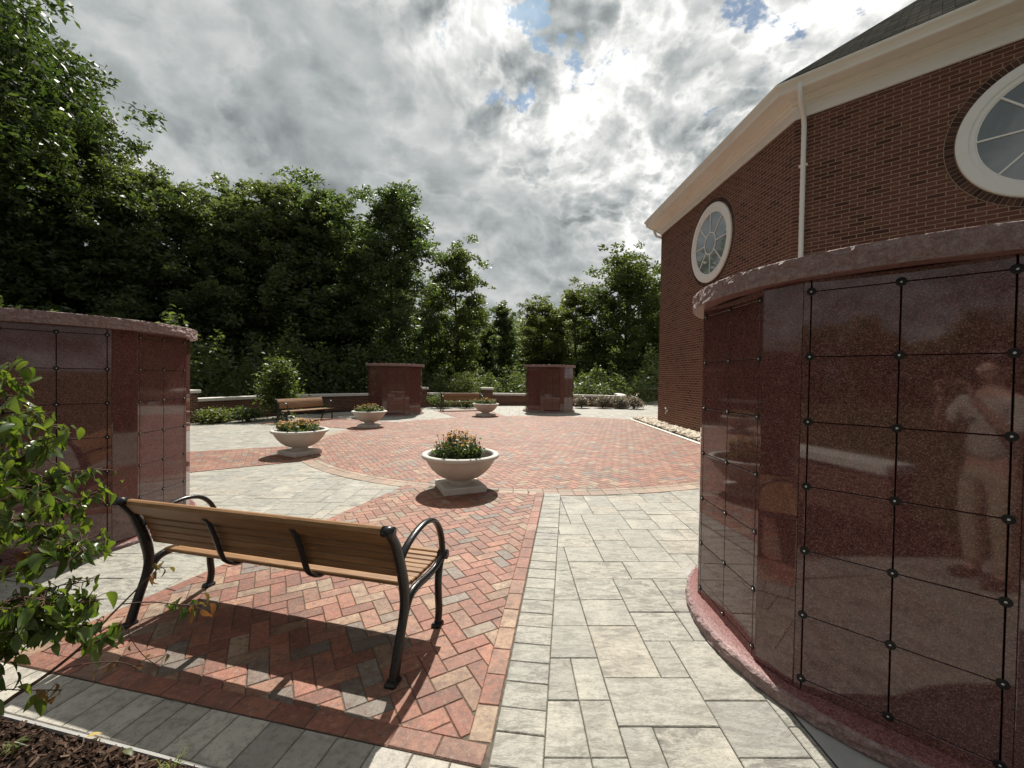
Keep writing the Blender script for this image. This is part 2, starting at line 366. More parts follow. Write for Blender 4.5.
BARK = mat('bark', lambda w: pbr(w, w.ramp(w.noise(w.node('ShaderNodeMapping', {0: objco(w), 3: (1, 1, .2)}).outputs[0], 14, 6, .65), [(.3, (.03, .023, .017)), (.7, (.10, .08, .06))]), .95, spec=.1, bump=w.noise(w.node('ShaderNodeMapping', {0: objco(w), 3: (1, 1, .2)}).outputs[0], 22, 6), bump_d=.02))
TWIG = mat('twig_bark', lambda w: pbr(w, w.ramp(w.noise(objco(w), 60, 5), [(.3, (.05, .028, .018)), (.7, (.13, .075, .05))]), .7, spec=.2, bump=w.noise(objco(w), 200, 4), bump_d=.001))
def leaf_fn(c1, c2, c3, trans=.42, tc=(1.25, 1.35, .5), rough=.45, sp=.4):
    def fn(w):
        r = island(w)
        c = w.ramp(r, [(0, c1), (.5, c2), (1, c3)])
        rnd = w.node('ShaderNodeObjectInfo').outputs['Random']
        c = w.mix(1.0, c, w.ramp(rnd, [(0, (.8, .88, .8)), (1, (1.2, 1.1, 1.05))]), 'MULTIPLY')
        p = pbr(w, c, rough, spec=sp)
        t = w.node('ShaderNodeBsdfTranslucent', {0: w.mix(1.0, c, tc, 'MULTIPLY')}).outputs[0]
        return w.node('ShaderNodeMixShader', {0: trans, 1: p, 2: t}).outputs[0]
    return fn
LEAF_A = mat('leaf_mid_green', leaf_fn((.085, .115, .060), (.112, .145, .072), (.145, .175, .088), .5))
LEAF_B = mat('leaf_dark_green', leaf_fn((.088, .120, .066), (.114, .148, .078), (.142, .172, .092), .5))
LEAF_C = mat('leaf_pale_green', leaf_fn((.085, .112, .046), (.108, .138, .056), (.14, .165, .07), .5))
LEAF_D = mat('leaf_deep_green', leaf_fn((.040, .066, .032), (.060, .092, .040), (.088, .122, .05), .45))
LEAF_F = mat('leaf_glossy_green', leaf_fn((.05, .095, .026), (.085, .14, .038), (.14, .195, .06), .45, (1.5, 1.5, .4), .3, .55))
LEAF_R = mat('leaf_turning_red', leaf_fn((.15, .065, .04), (.22, .12, .05), (.16, .16, .05), .4, (1.3, 1.1, .6)))
LEAF_S = mat('leaf_silver_green', leaf_fn((.19, .195, .15), (.24, .225, .19), (.29, .25, .22), .35, (1, 1, .8)))
PETAL = mat('petal_orange_yellow', leaf_fn((.58, .33, .10), (.62, .42, .14), (.58, .46, .24), .35, (1.1, 1, .7)))
PETALD = mat('petal_spent', leaf_fn((.14, .05, .05), (.2, .08, .07), (.25, .13, .08), .3, (1, 1, 1)))
GRASS = mat('grass_blade', leaf_fn((.10, .14, .04), (.16, .20, .06), (.24, .26, .09), .4))
MULCH = mat('bark_mulch', lambda w: pbr(w, w.mix(1.0, w.ramp(island(w), [(0, (.018, .010, .007)), (.5, (.055, .030, .020)), (.85, (.10, .062, .042)), (1, (.16, .11, .08))]), w.ramp(w.noise(objco(w), 90, 4), [(.3, .7), (.7, 1.2)]), 'MULTIPLY'), .9, spec=.15))
MULCHBED = mat('mulch_ground', lambda w: pbr(w, w.ramp(w.noise(objco(w), 45, 6, .7), [(.3, (.012, .008, .006)), (.7, (.055, .033, .023))]), .95, spec=.1, bump=w.noise(objco(w), 50, 6, .7), bump_d=.03))
FOREST = mat('forest_floor', lambda w: pbr(w, w.ramp(w.noise(objco(w), .7, 8, .65), [(.3, (.022, .026, .012)), (.55, (.045, .052, .02)), (.75, (.07, .06, .035))]), .95, spec=.1, bump=w.noise(objco(w), 6, 7), bump_d=.08))
ROCK = mat('river_stone', lambda w: pbr(w, w.mix(1.0, w.ramp(island(w), [(0, (.52, .45, .34)), (.3, (.64, .58, .46)), (.5, (.44, .33, .22)), (.7, (.70, .66, .57)), (.9, (.34, .29, .24)), (1, (.58, .46, .32))]), w.ramp(w.noise(objco(w), 20, 5), [(.3, .8), (.7, 1.1)]), 'MULTIPLY'), .75, spec=.3))

# ------------------------------------------------------------------ ground and paving
CX, CY = .65, 11.2                                     # centre of the round plaza
def pol(r, deg): return (CX + r * math.cos(R(deg)), CY + r * math.sin(R(deg)))
rng = random.Random(4)
me = MB()
me.add([(x, y, g(max(-40, min(40, x))) - .06) for x in (-900, -40, 40, 900) for y in (-700, 1600)], [(0, 2, 3, 1), (2, 4, 5, 3), (4, 6, 7, 5)])
struct(me.build('ground', FOREST))

def clip(poly, conv):
    """convex clip, both counter-clockwise"""
    for i in range(len(conv)):
        a, b = conv[i], conv[(i + 1) % len(conv)]; ex, ey = b[0] - a[0], b[1] - a[1]
        dd = [ex * (p[1] - a[1]) - ey * (p[0] - a[0]) for p in poly]
        if all(q >= 0 for q in dd): continue
        if all(q <= 0 for q in dd): return []
        out = []
        for j in range(len(poly)):
            p, q, dp, dq = poly[j], poly[(j + 1) % len(poly)], dd[j], dd[(j + 1) % len(poly)]
            if dp >= 0: out.append(p)
            if (dp > 0 and dq < 0) or (dp < 0 and dq > 0):
                t = dp / (dp - dq); out.append((p[0] + (q[0] - p[0]) * t, p[1] + (q[1] - p[1]) * t))
        poly = out
        if len(poly) < 3: return []
    return poly
def area(p): return .5 * sum(p[i][0] * p[(i + 1) % len(p)][1] - p[(i + 1) % len(p)][0] * p[i][1] for i in range(len(p)))
def inset(poly, d):
    # drop tiny edges, then offset every edge inwards
    q = [p for i, p in enumerate(poly) if math.dist(p, poly[i - 1]) > 1e-4]
    n = len(q)
    if n < 3: return None
    out = []
    for i in range(n):
        a, b, c = q[i - 1], q[i], q[(i + 1) % n]
        e1 = (b[0] - a[0], b[1] - a[1]); e2 = (c[0] - b[0], c[1] - b[1])
        l1, l2 = math.hypot(*e1), math.hypot(*e2)
        n1 = (-e1[1] / l1, e1[0] / l1); n2 = (-e2[1] / l2, e2[0] / l2)
        k = 1 + n1[0] * n2[0] + n1[1] * n2[1]
        if k < .3: k = .3
        out.append((b[0] + (n1[0] + n2[0]) * d / k, b[1] + (n1[1] + n2[1]) * d / k))
    return out
def paver(mb, poly, z, gap=.0022, ch=.0035, mi=0, jit=.0012):
    p1 = inset(poly, gap)
    if not p1 or area(p1) < .0009: return
    p2 = inset(p1, ch)
    if not p2 or len(p2) != len(p1) or area(p2) < .0004: p2 = [(a[0] * .9 + CX * 0 + sum(q[0] for q in p1) / len(p1) * .1, a[1] * .9 + sum(q[1] for q in p1) / len(p1) * .1) for a in p1]
    n = len(p1); tx, ty, dz = rng.uniform(-jit, jit) * 4, rng.uniform(-jit, jit) * 4, rng.uniform(-jit, jit)
    mx, my = sum(q[0] for q in p1) / n, sum(q[1] for q in p1) / n
    def zz(p): return g(p[0]) + z + dz + tx * (p[0] - mx) + ty * (p[1] - my)
    vs = [(*p, zz(p) - .022) for p in p1] + [(*p, zz(p) - .0035) for p in p1] + [(*p, zz(p)) for p in p2]
    fs = [(i, (i + 1) % n, n + (i + 1) % n, n + i) for i in range(n)] + [(n + i, n + (i + 1) % n, 2 * n + (i + 1) % n, 2 * n + i) for i in range(n)] + [tuple(2 * n + i for i in range(n))]
    mb.add(vs, fs, mi)
def sheet(mb, poly, z, mi=0): mb.add([(*p, g(p[0]) + z) for p in poly], [tuple(range(len(poly)))], mi)
def herring(mb, conv, z, ang, L=.204, mi=0):
    W = L / 2; ca, sa = math.cos(ang), math.sin(ang)
    xs = [p[0] * ca + p[1] * sa for p in conv]; ys = [-p[0] * sa + p[1] * ca for p in conv]
    i0, i1, j0, j1 = int(min(xs) / W) - 3, int(max(xs) / W) + 3, int(min(ys) / W) - 3, int(max(ys) / W) + 3
    for i in range(i0, i1):
        for j in range(j0, j1):
            k = (i - j) % 4
            if k == 0: r = (i, j, i + 2, j + 1)
            elif k == 3: r = (i, j, i + 1, j + 2)
            else: continue
            q = [(r[0], r[1]), (r[2], r[1]), (r[2], r[3]), (r[0], r[3])]
            q = [(a * W * ca - b * W * sa, a * W * sa + b * W * ca) for a, b in q]
            q = clip(q, conv)
            if q: paver(mb, q, z, mi=mi)
def row(mb, a, b, dep, step, z, mi=0, vary=0, side=1):
    """a course of pavers along a->b, depth dep to the left (side=1) or right"""
    L = math.dist(a, b); ux, uy = (b[0] - a[0]) / L, (b[1] - a[1]) / L; nx, ny = (-uy * side, ux * side)
    t = 0
    while t < L - .01:
        s = min(step * (1 + rng.uniform(-vary, vary)), L - t)
        q = [(a[0] + ux * t, a[1] + uy * t), (a[0] + ux * (t + s), a[1] + uy * (t + s))]
        q += [(q[1][0] + nx * dep, q[1][1] + ny * dep), (q[0][0] + nx * dep, q[0][1] + ny * dep)]
        if area(q) < 0: q = q[::-1]
        paver(mb, q, z, mi=mi); t += s
def ring(mb, r0, r1, step, z, a0=0, a1=360, mi=0):
    n = max(1, round(R(a1 - a0) * (r0 + r1) / 2 / step))
    for k in range(n):
        b0, b1 = a0 + (a1 - a0) * k / n, a0 + (a1 - a0) * (k + 1) / n
        paver(mb, [pol(r0, b0), pol(r1, b0), pol(r1, b1), pol(r0, b1)], z, mi=mi)

# grey random-ashlar slabs over the whole plaza
RCIRC = 5.42
BED = [(-4.6, 2.50), (-2.37, 1.92), (-.55, 1.455), (-.55, -1.2), (-4.6, -1.2)]
def in_bed(x, y): return -4.6 < x < -.55 and y < 2.12 - .2555 * (x + 2.37)
slabs = MB(); MOD = .152; N0x, N1x, N0y, N1y = -78, 84, -8, 185
occ = set()
for j in range(N0y, N1y):
    for i in range(N0x, N1x):
        if (i, j) in occ: continue
        opts = [(3, 2), (3, 3), (2, 3), (4, 3), (2, 2), (4, 2), (3, 2), (2, 2)]; rng.shuffle(opts)
        for (a, b) in opts + [(2, 1), (1, 2), (1, 1)]:
            cells = [(i + p, j + q) for p in range(a) for q in range(b)]
            if all(c not in occ for c in cells): break
        occ.update(cells)
        x0, y0 = i * MOD + .045, j * MOD + .02; x1, y1 = x0 + a * MOD, y0 + b * MOD
        mx, my = (x0 + x1) / 2, (y0 + y1) / 2; rr = math.hypot(mx - CX, my - CY)
        if rr < RCIRC - .4 or (rr > 12.3 and not (mx > 4.6 and my > 14.9 and my < 28)) or in_bed(mx, my) or (mx > 5.0 and my < 14.9): continue
        if 1.33 < x1 and my < 2.55 and rr > 8.2 and x0 > -.2:
            if x0 > 1.33: continue
            x1 = min(x1, 1.33)
        paver(slabs, [(x0, y0), (x1, y0), (x1, y1), (x0, y1)], 0, gap=.0018, ch=.0035, jit=.0018)
struct(slabs.build('stone_paving', SLAB))
jb = MB()
sheet(jb, [(-12, -1.3), (5.2, -1.3), (5.2, 14.7), (13, 14.7), (13, 28.4), (5.2, 28.4), (5.2, 24.4), (-12, 24.4)], -.012)
struct(jb.build('paving_bed', JOINT))
pad = MB(); sheet(pad, [(1.335, -1.3), (5.0, -1.3), (5.0, 3.4), (1.335, 3.4)], -.001)
struct(pad.build('concrete_path', CONCRETE))

# red herringbone circle and radial walks
Z1 = .007
red = MB(); bed = MB()
circ = [pol(RCIRC, 360 * k / 72) for k in range(72)]
sheet(bed, [pol(RCIRC + .30, 360 * k / 72) for k in range(72)], .004)
herring(red, circ, Z1, R(30))
edge = MB()
ring(edge, RCIRC, RCIRC + .105, .205, Z1); ring(edge, RCIRC + .105, RCIRC + .31, .205, Z1)
def walk(p0, p1, p2, p3, z):                     # counter-clockwise corners: outer right, inner right, inner left, outer left
    poly = [p0, p1, p2, p3]
    if area(poly) < 0: poly = poly[::-1]
    return poly
def add_walk(outR, inR, inL, outL, z, zb):
    poly = walk(outR, inR, inL, outL, z)
    sheet(bed, poly, zb)
    # leave the border courses along both sides and across the outer end
    inner = inset(poly, .108)
    herring(red, inner, z, R(30))
    row(red, outR, inR, .105, .205, z, mi=1, side=1); row(red, outL, inL, .105, .205, z, mi=1, side=-1)
    n = math.dist(outR, outL); d = ((outL[0] - outR[0]) / n, (outL[1] - outR[1]) / n)
    a = (outR[0] + d[0] * .108, outR[1] + d[1] * .108); b = (outL[0] - d[0] * .108, outL[1] - d[1] * .108)
    row(red, a, b, .105, .205, z, mi=1, side=-1)
# walk under the near bench
oR, iR, iL, oL = (-.078, 1.635), (.455, 5.60), (-1.50, 6.02), (-2.78, 2.26)
Z2 = .011
S_poly = walk(oR, iR, iL, oL, Z2)
sheet(bed, S_poly, .0065)
ux0, uy0 = (iR[0] - oR[0]) / math.dist(iR, oR), (iR[1] - oR[1]) / math.dist(iR, oR)
herring(red, inset(S_poly, .10), Z2, R(30))
mR = (oR[0] + ux0 * 1.34, oR[1] + uy0 * 1.34)
row(red, (oR[0] + ux0 * .112, oR[1] + uy0 * .112), mR, .105, .205, Z2, mi=0, side=1); row(red, mR, iR, .105, .205, Z2, mi=1, side=1)
row(red, oL, iL, .105, .205, Z2, mi=0, side=-1)
nn = math.dist(oR, oL); dd = ((oL[0] - oR[0]) / nn, (oL[1] - oR[1]) / nn)
row(red, (oR[0] + dd[0] * .02, oR[1] + dd[1] * .02), (oL[0] - dd[0] * .0, oL[1] - dd[1] * .0), .105, .205, Z2, mi=1, vary=.05, side=-1)
# tan and grey courses outside its right edge, running to the circle
ux, uy = (iR[0] - oR[0]), (iR[1] - oR[1]); ul = math.hypot(ux, uy); ux /= ul; uy /= ul
p0 = (oR[0] - ux * 1.2, oR[1] - uy * 1.2)
tp0 = (p0[0] + uy * .006, p0[1] - ux * .006); tp1 = (iR[0] + uy * .006, iR[1] - ux * .006)
sheet(bed, [(p0[0], p0[1]), (p0[0] + uy * .226, p0[1] - ux * .226), (iR[0] + uy * .226, iR[1] - ux * .226), iR], .0055)
gre = MB()
q0, q1 = tp0, tp1
row(gre, q0, q1, .218, .155, Z2 - .001, vary=.12, side=-1)
# grey planks in front of the mulch bed
f0 = (oR[0] - ux * .004, oR[1] - uy * .004); f1 = (oL[0] - ux * .004, oL[1] - uy * .004)
fx, fy = (f1[0] - f0[0]) / nn, (f1[1] - f0[1]) / nn
f1 = (f1[0] + fx * 1.6, f1[1] + fy * 1.6)
fn = (-fy, fx)                                     # pointing outwards from the plaza
if fn[1] > 0: fn = (fy, -fx)
side = 1 if (-fy * fn[0] + fx * fn[1]) > 0 else -1
sheet(bed, [f0, (f0[0] + fn[0] * .24, f0[1] + fn[1] * .24), (f1[0] + fn[0] * .24, f1[1] + fn[1] * .24), f1][::1 if side < 0 else -1], .006)
pk = MB(); row(pk, f0, f1, .238, .155, Z2 - .002, vary=.18, side=side)
# the other radial walks
def radial(deg, half_in, half_out, rin, rout, z, zb):
    ca, sa = math.cos(R(deg)), math.sin(R(deg)); nx, ny = -sa, ca
    def P(r, h): return (CX + ca * r + nx * h, CY + sa * r + ny * h)
    add_walk(P(rout, half_out), P(rin, half_in), P(rin, -half_in), P(rout, -half_out), z, zb) if False else None
    poly = [P(rin, -half_in), P(rout, -half_out), P(rout, half_out), P(rin, half_in)]
    sheet(bed, poly, zb); herring(red, inset(poly, .1), z, R(30))
    row(red, poly[0], poly[1], .105, .205, z, mi=1, side=1); row(red, poly[3], poly[2], .105, .205, z, mi=1, side=-1)
radial(208, .95, 1.35, 5.35, 9.3, Z2, .0065)
radial(156, .95, 1.30, 5.35, 9.3, Z2, .0065)
radial(109.5, .95, 1.30, 5.35, 9.3, Z2, .0065)
struct(bed.build('joint_ground', JOINT)); struct(red.build('red_brick_paving', [RED, REDPURE, TAN])); struct(edge.build('tan_brick_paving', TAN)); struct(gre.build('grey_brick_paving', SLAB)); struct(pk.build('grey_plank_paving', GREYPAVE))

# mulch bed at the viewer's left
mb = MB(); sheet(mb, [(p[0], p[1]) for p in BED], .002)
e0 = (f0[0] + fn[0] * .243, f0[1] + fn[1] * .243); e1 = (f1[0] + fn[0] * .243, f1[1] + fn[1] * .243)
mb2 = MB(); sheet(mb2, [(-.3, 1.42), e0, e1, (-4.8, 2.2), (-4.8, -1.2), (-.3, -1.2)][::-1], -.004)
struct(mb2.build('soil_ground', MULCHBED))
ke = MB(); L = math.dist(e0, e1)  # pale strip added to stand for the sunlit edge of the plank pavers
ke.add([(e0[0] + fx * t + fn[0] * w, e0[1] + fy * t + fn[1] * w, g(e0[0] + fx * t) + z) for t in (0, L) for w, z in ((0, -.02), (0, .012), (.013, .012), (.013, -.02))],
       [(0, 4, 5, 1), (1, 5, 6, 2), (2, 6, 7, 3)])
struct(ke.build('edge_strip', CONCRETE))
nr = np.random.RandomState(8)
V = []
for k in range(12000):
    t, d = nr.uniform(0, L), .03 + 1.5 * nr.rand() ** 1.6
    x, y = e0[0] + fx * t + fn[0] * d, e0[1] + fy * t + fn[1] * d
    l, wd = nr.uniform(.006, .021), nr.uniform(.002, .006); a = nr.uniform(0, 6.3); ti = nr.uniform(-.5, .5); ro = nr.uniform(-.9, .9)
    u = np.array([math.cos(a) * math.cos(ti), math.sin(a) * math.cos(ti), math.sin(ti)]); w_ = np.array([-math.sin(a) * math.cos(ro), math.cos(a) * math.cos(ro), math.sin(ro)])
    c = np.array([x, y, g(x) + nr.uniform(.0, .03)])
    V += [c - u * l - w_ * wd, c + u * l - w_ * wd * .7, c + u * l * .9 + w_ * wd, c - u * l * .9 + w_ * wd]
mu = link('mulch', np_mesh('mulch', np.array(V), 4, [MULCH])); struct(mu, 'stuff')

# ------------------------------------------------------------------ octagonal brick building
A2, B2 = Vector((5.0, 14.25, 0)), Vector((5.25, 7.93, 0))
SIDE = (B2 - A2).length
verts2 = [A2, B2]; d = math.atan2((B2 - A2).y, (B2 - A2).x)
d2 = R(-45.4)
for k in range(6):
    ang = d2 + R(45) * k
    verts2.append(verts2[-1] + Vector((math.cos(ang), math.sin(ang), 0)) * SIDE)
OCT = verts2                                           # 8 corners, counter-clockwise seen from above
TOP = 4.9 + EYE
bc = sum(OCT, Vector()) / 8
bldg = thing('brick_building', 'octagonal dark red brick building with round white windows and a cream cornice', 'building', (bc.x, bc.y, g(5)))
def BL(p): return Vector(p) - Vector((bc.x, bc.y, g(5)))
wl = MB()
for k in range(8):
    a, b = OCT[k], OCT[(k + 1) % 8]; l = (b - a).length
    z0, z1 = -.35, TOP + .05
    wl.add([BL((a.x, a.y, z0)), BL((b.x, b.y, z0)), BL((b.x, b.y, z1)), BL((a.x, a.y, z1))], [(0, 1, 2, 3)], uv=[[(k * 7.03, z0), (k * 7.03 + l, z0), (k * 7.03 + l, z1), (k * 7.03, z1)]])
wl.build('wall', BRICK, bldg)
def offset_oct(o):
    out = []
    for k in range(8):
        a, b, c = OCT[k - 1], OCT[k], OCT[(k + 1) % 8]
        e1, e2 = (b - a).normalized(), (c - b).normalized()
        n1, n2 = Vector((e1.y, -e1.x, 0)), Vector((e2.y, -e2.x, 0))
        out.append(b + (n1 + n2) * (o / (1 + n1.dot(n2))))
    return out
def sweep(name, prof, m, parent):
    q = MB(); rings = [[BL((p.x, p.y, TOP + z)) for p in offset_oct(o)] for o, z in prof]
    n = len(prof); vs = [v for r_ in rings for v in r_]
    q.add(vs, [(i * 8 + k, i * 8 + (k + 1) % 8, (i + 1) * 8 + (k + 1) % 8, (i + 1) * 8 + k) for i in range(n - 1) for k in range(8)])
    return q.build(name, m, parent)
sweep('frieze', [(0, 0), (.04, 0), (.04, .19), (.07, .195), (.07, .215)], WHITE, bldg)
sweep('crown_moulding', [(.068, .213), (.085, .225), (.085, .245), (.13, .27), (.15, .30), (.18, .31), (.18, .335)], TRIM, bldg)
sweep('soffit', [(.178, .333), (.40, .335), (.40, .40)], TRIM, bldg)
sweep('gutter', [(.405, .40), (.405, .325), (.42, .312), (.445, .312), (.46, .325), (.463, .37), (.485, .42), (.515, .45), (.525, .47), (.525, .50), (.505, .505), (.44, .50)], TRIM, bldg)
rf = MB(); E = offset_oct(.49); apex = BL((bc.x, bc.y, TOP + .53 + 6.1))
for k in range(8):
    a, b = BL((*E[k].xy, TOP + .53)), BL((*E[(k + 1) % 8].xy, TOP + .53)); l = (b - a).length; h = (apex - (a + b) / 2).length
    rf.add([a, b, apex], [(0, 1, 2)], uv=[[(0, 0), (l, 0), (l / 2, h)]])
    a2, b2 = a - Vector((0, 0, .025)), b - Vector((0, 0, .025)); rf.add([a2, b2, b, a], [(0, 1, 2, 3)], uv=[[(0, 0), (l, 0), (l, .02), (0, .02)]])
rf.build('roof', SHINGLE, bldg)
def window(k, s, zc):
    a, b = OCT[k], OCT[(k + 1) % 8]; u = (b - a).normalized(); n = Vector((u.y, -u.x, 0)); c = a + u * s; c.z = zc
    def P(r, t, o): return BL(c + u * (r * math.cos(t)) + Vector((0, 0, r * math.sin(t))) + n * o)
    NS = 72
    def annulus(prof, m, name, par):
        q = MB(); vs = [P(r, 2 * math.pi * i / NS, o) for r, o in prof for i in range(NS)]
        q.add(vs, [(j * NS + i, j * NS + (i + 1) % NS, (j + 1) * NS + (i + 1) % NS, (j + 1) * NS + i) for j in range(len(prof) - 1) for i in range(NS)], smooth=False)
        return q.build(name, m, par)
    fr = annulus([(1.0, 0), (1.0, .035), (.985, .045), (.87, .045), (.855, .035), (.855, .028), (.80, .028), (.79, .018), (.775, .018), (.775, .006)], WHITE, 'window', bldg)
    q = MB(); q.add([P(.78, 2 * math.pi * i / NS, .008) for i in range(NS)], [tuple(range(NS))]); q.build('pane', GLASS, fr)
    q = MB()
    for i in range(8):
        t = R(45 * i + 22.5 + 67.5); ct, st_ = math.cos(t), math.sin(t)
        m3 = Matrix(((u.x * ct, -u.x * st_, n.x), (u.y * ct, -u.y * st_, n.y), (st_, ct, 0)))
        q.box(P(.53, t, .016), (.51, .024, .016), m3)
    q.build('glazing_bar', WHITE, fr)
    annulus([(.285, .009), (.285, .026), (.26, .026), (.26, .009)], WHITE, 'glazing_ring', fr)
    q = MB(); nb = 100
    for i in range(nb):
        t0, t1 = 2 * math.pi * (i + .07) / nb, 2 * math.pi * (i + .93) / nb
        vs = [P(r, t, o) for o in (.0, .008) for r, t in ((1.012, t0), (1.012, t1), (1.115, t1), (1.115, t0))]
        q.add(vs, [(4, 5, 6, 7), (0, 4, 7, 3), (1, 2, 6, 5), (3, 7, 6, 2), (0, 1, 5, 4)])
    q.build('brick_surround', ROWLOCK, fr)
    annulus([(1.125, 0), (1.125, .0035), (1.0, .0035)], MORTAR, 'mortar_joint', fr)
window(0, 3.30, 3.57 + EYE); window(1, 3.09, 3.60 + EYE); window(2, 3.17, 3.60 + EYE)
def downspout(k, s, off=.05, corner=None):
    a, b = OCT[k], OCT[(k + 1) % 8]; u = (b - a).normalized(); n = Vector((u.y, -u.x, 0)); c = a + u * s
    q = MB(); pts = [c + n * .45 + Vector((0, 0, TOP + .47)), c + n * .44 + Vector((0, 0, TOP + .30)), c + n * .36 + Vector((0, 0, TOP + .12)), c + n * .16 + Vector((0, 0, TOP + .02)), c + n * .085 + Vector((0, 0, TOP - .08)), c + n * off + Vector((0, 0, TOP - .2)), c + n * off + Vector((0, 0, g(5) + .15)), c + n * .16 + Vector((0, 0, g(5) + .04))]
    q.tube([BL(p) for p in pts], .042, 12, up=u)
    for zz in (TOP - .9, TOP - 3.3): 
        q.box(BL(c + n * .03 + Vector((0, 0, zz))), (.14, .07, .03), Matrix((( u.x, n.x, 0), (u.y, n.y, 0), (0, 0, 1))))
    q.build('downspout', WHITE, bldg)
downspout(1, .155)
downspout(7, SIDE - .10)
# wall tap
sp = MB(); a, b = OCT[0], OCT[1]; u = (b - a).normalized(); n = Vector((u.y, -u.x, 0)); c = a + u * .92; c.z = -1.0 + EYE
c0 = BL(c)
sp.tube([c0, c0 + n * .09], .03, 10); sp.tube([c0 + n * .08, c0 + n * .10 - Vector((0, 0, .03)), c0 + n * .11 - Vector((0, 0, .10))], .02, 10); sp.tube([c0 + n * .1, c0 + n * .1 + Vector((0, 0, .07))], .012, 8); sp.lathe([(.0, 0), (.05, 0), (.05, .015), (0, .015)], 12, c=c0 + n * .1 + Vector((0, 0, .07)), close=False)
sp.build('wall_tap', STEEL, bldg)

# strip of river stones along the building, with its pale edging
nr = np.random.RandomState(21)
st = MB(); sheet(st, [(4.46, 7.2), (5.6, 7.2), (5.3, 14.6), (4.6, 15.4), (4.46, 15.2)], .012)
struct(st.build('gravel_ground', MULCHBED))
ICO = [Vector(v).normalized() for v in ((0, 0, 1), (.894, 0, .447), (.276, .851, .447), (-.724, .526, .447), (-.724, -.526, .447), (.276, -.851, .447), (.724, .526, -.447), (-.276, .851, -.447), (-.894, 0, -.447), (-.276, -.851, -.447), (.724, -.526, -.447), (0, 0, -1))]
ICF = [(0, 1, 2), (0, 2, 3), (0, 3, 4), (0, 4, 5), (0, 5, 1), (1, 6, 2), (2, 7, 3), (3, 8, 4), (4, 9, 5), (5, 10, 1), (2, 6, 7), (3, 7, 8), (4, 8, 9), (5, 9, 10), (1, 10, 6), (6, 11, 7), (7, 11, 8), (8, 11, 9), (9, 11, 10), (10, 11, 6)]
rk = MB()
for k in range(1900):
    y = nr.uniform(7.0, 15.6); x = nr.uniform(4.52, 5.0 + (14.25 - y) * .04 if y < 14.4 else 5.5)
    s = nr.uniform(.035, .085); a = nr.uniform(0, 6.3); sx, sy, sz = s * nr.uniform(.8, 1.5), s * nr.uniform(.7, 1.1), s * nr.uniform(.5, .8)
    vs = []
    for v in ICO:
        j = nr.uniform(.85, 1.12); X, Y = v.x * sx * j, v.y * sy * j
        vs.append((x + X * math.cos(a) - Y * math.sin(a), y + X * math.sin(a) + Y * math.cos(a), g(x) + .02 + sz * .6 + v.z * sz * j + nr.uniform(0, .0)))
    rk.add(vs, ICF, smooth=True)
struct(rk.build('gravel', ROCK), 'stuff')
ed = MB(); 
row(ed, (4.34, 6.6), (4.34, 15.4), .11, .305, .03, side=-1); struct(ed.build('edge_strip', PALESTONE))

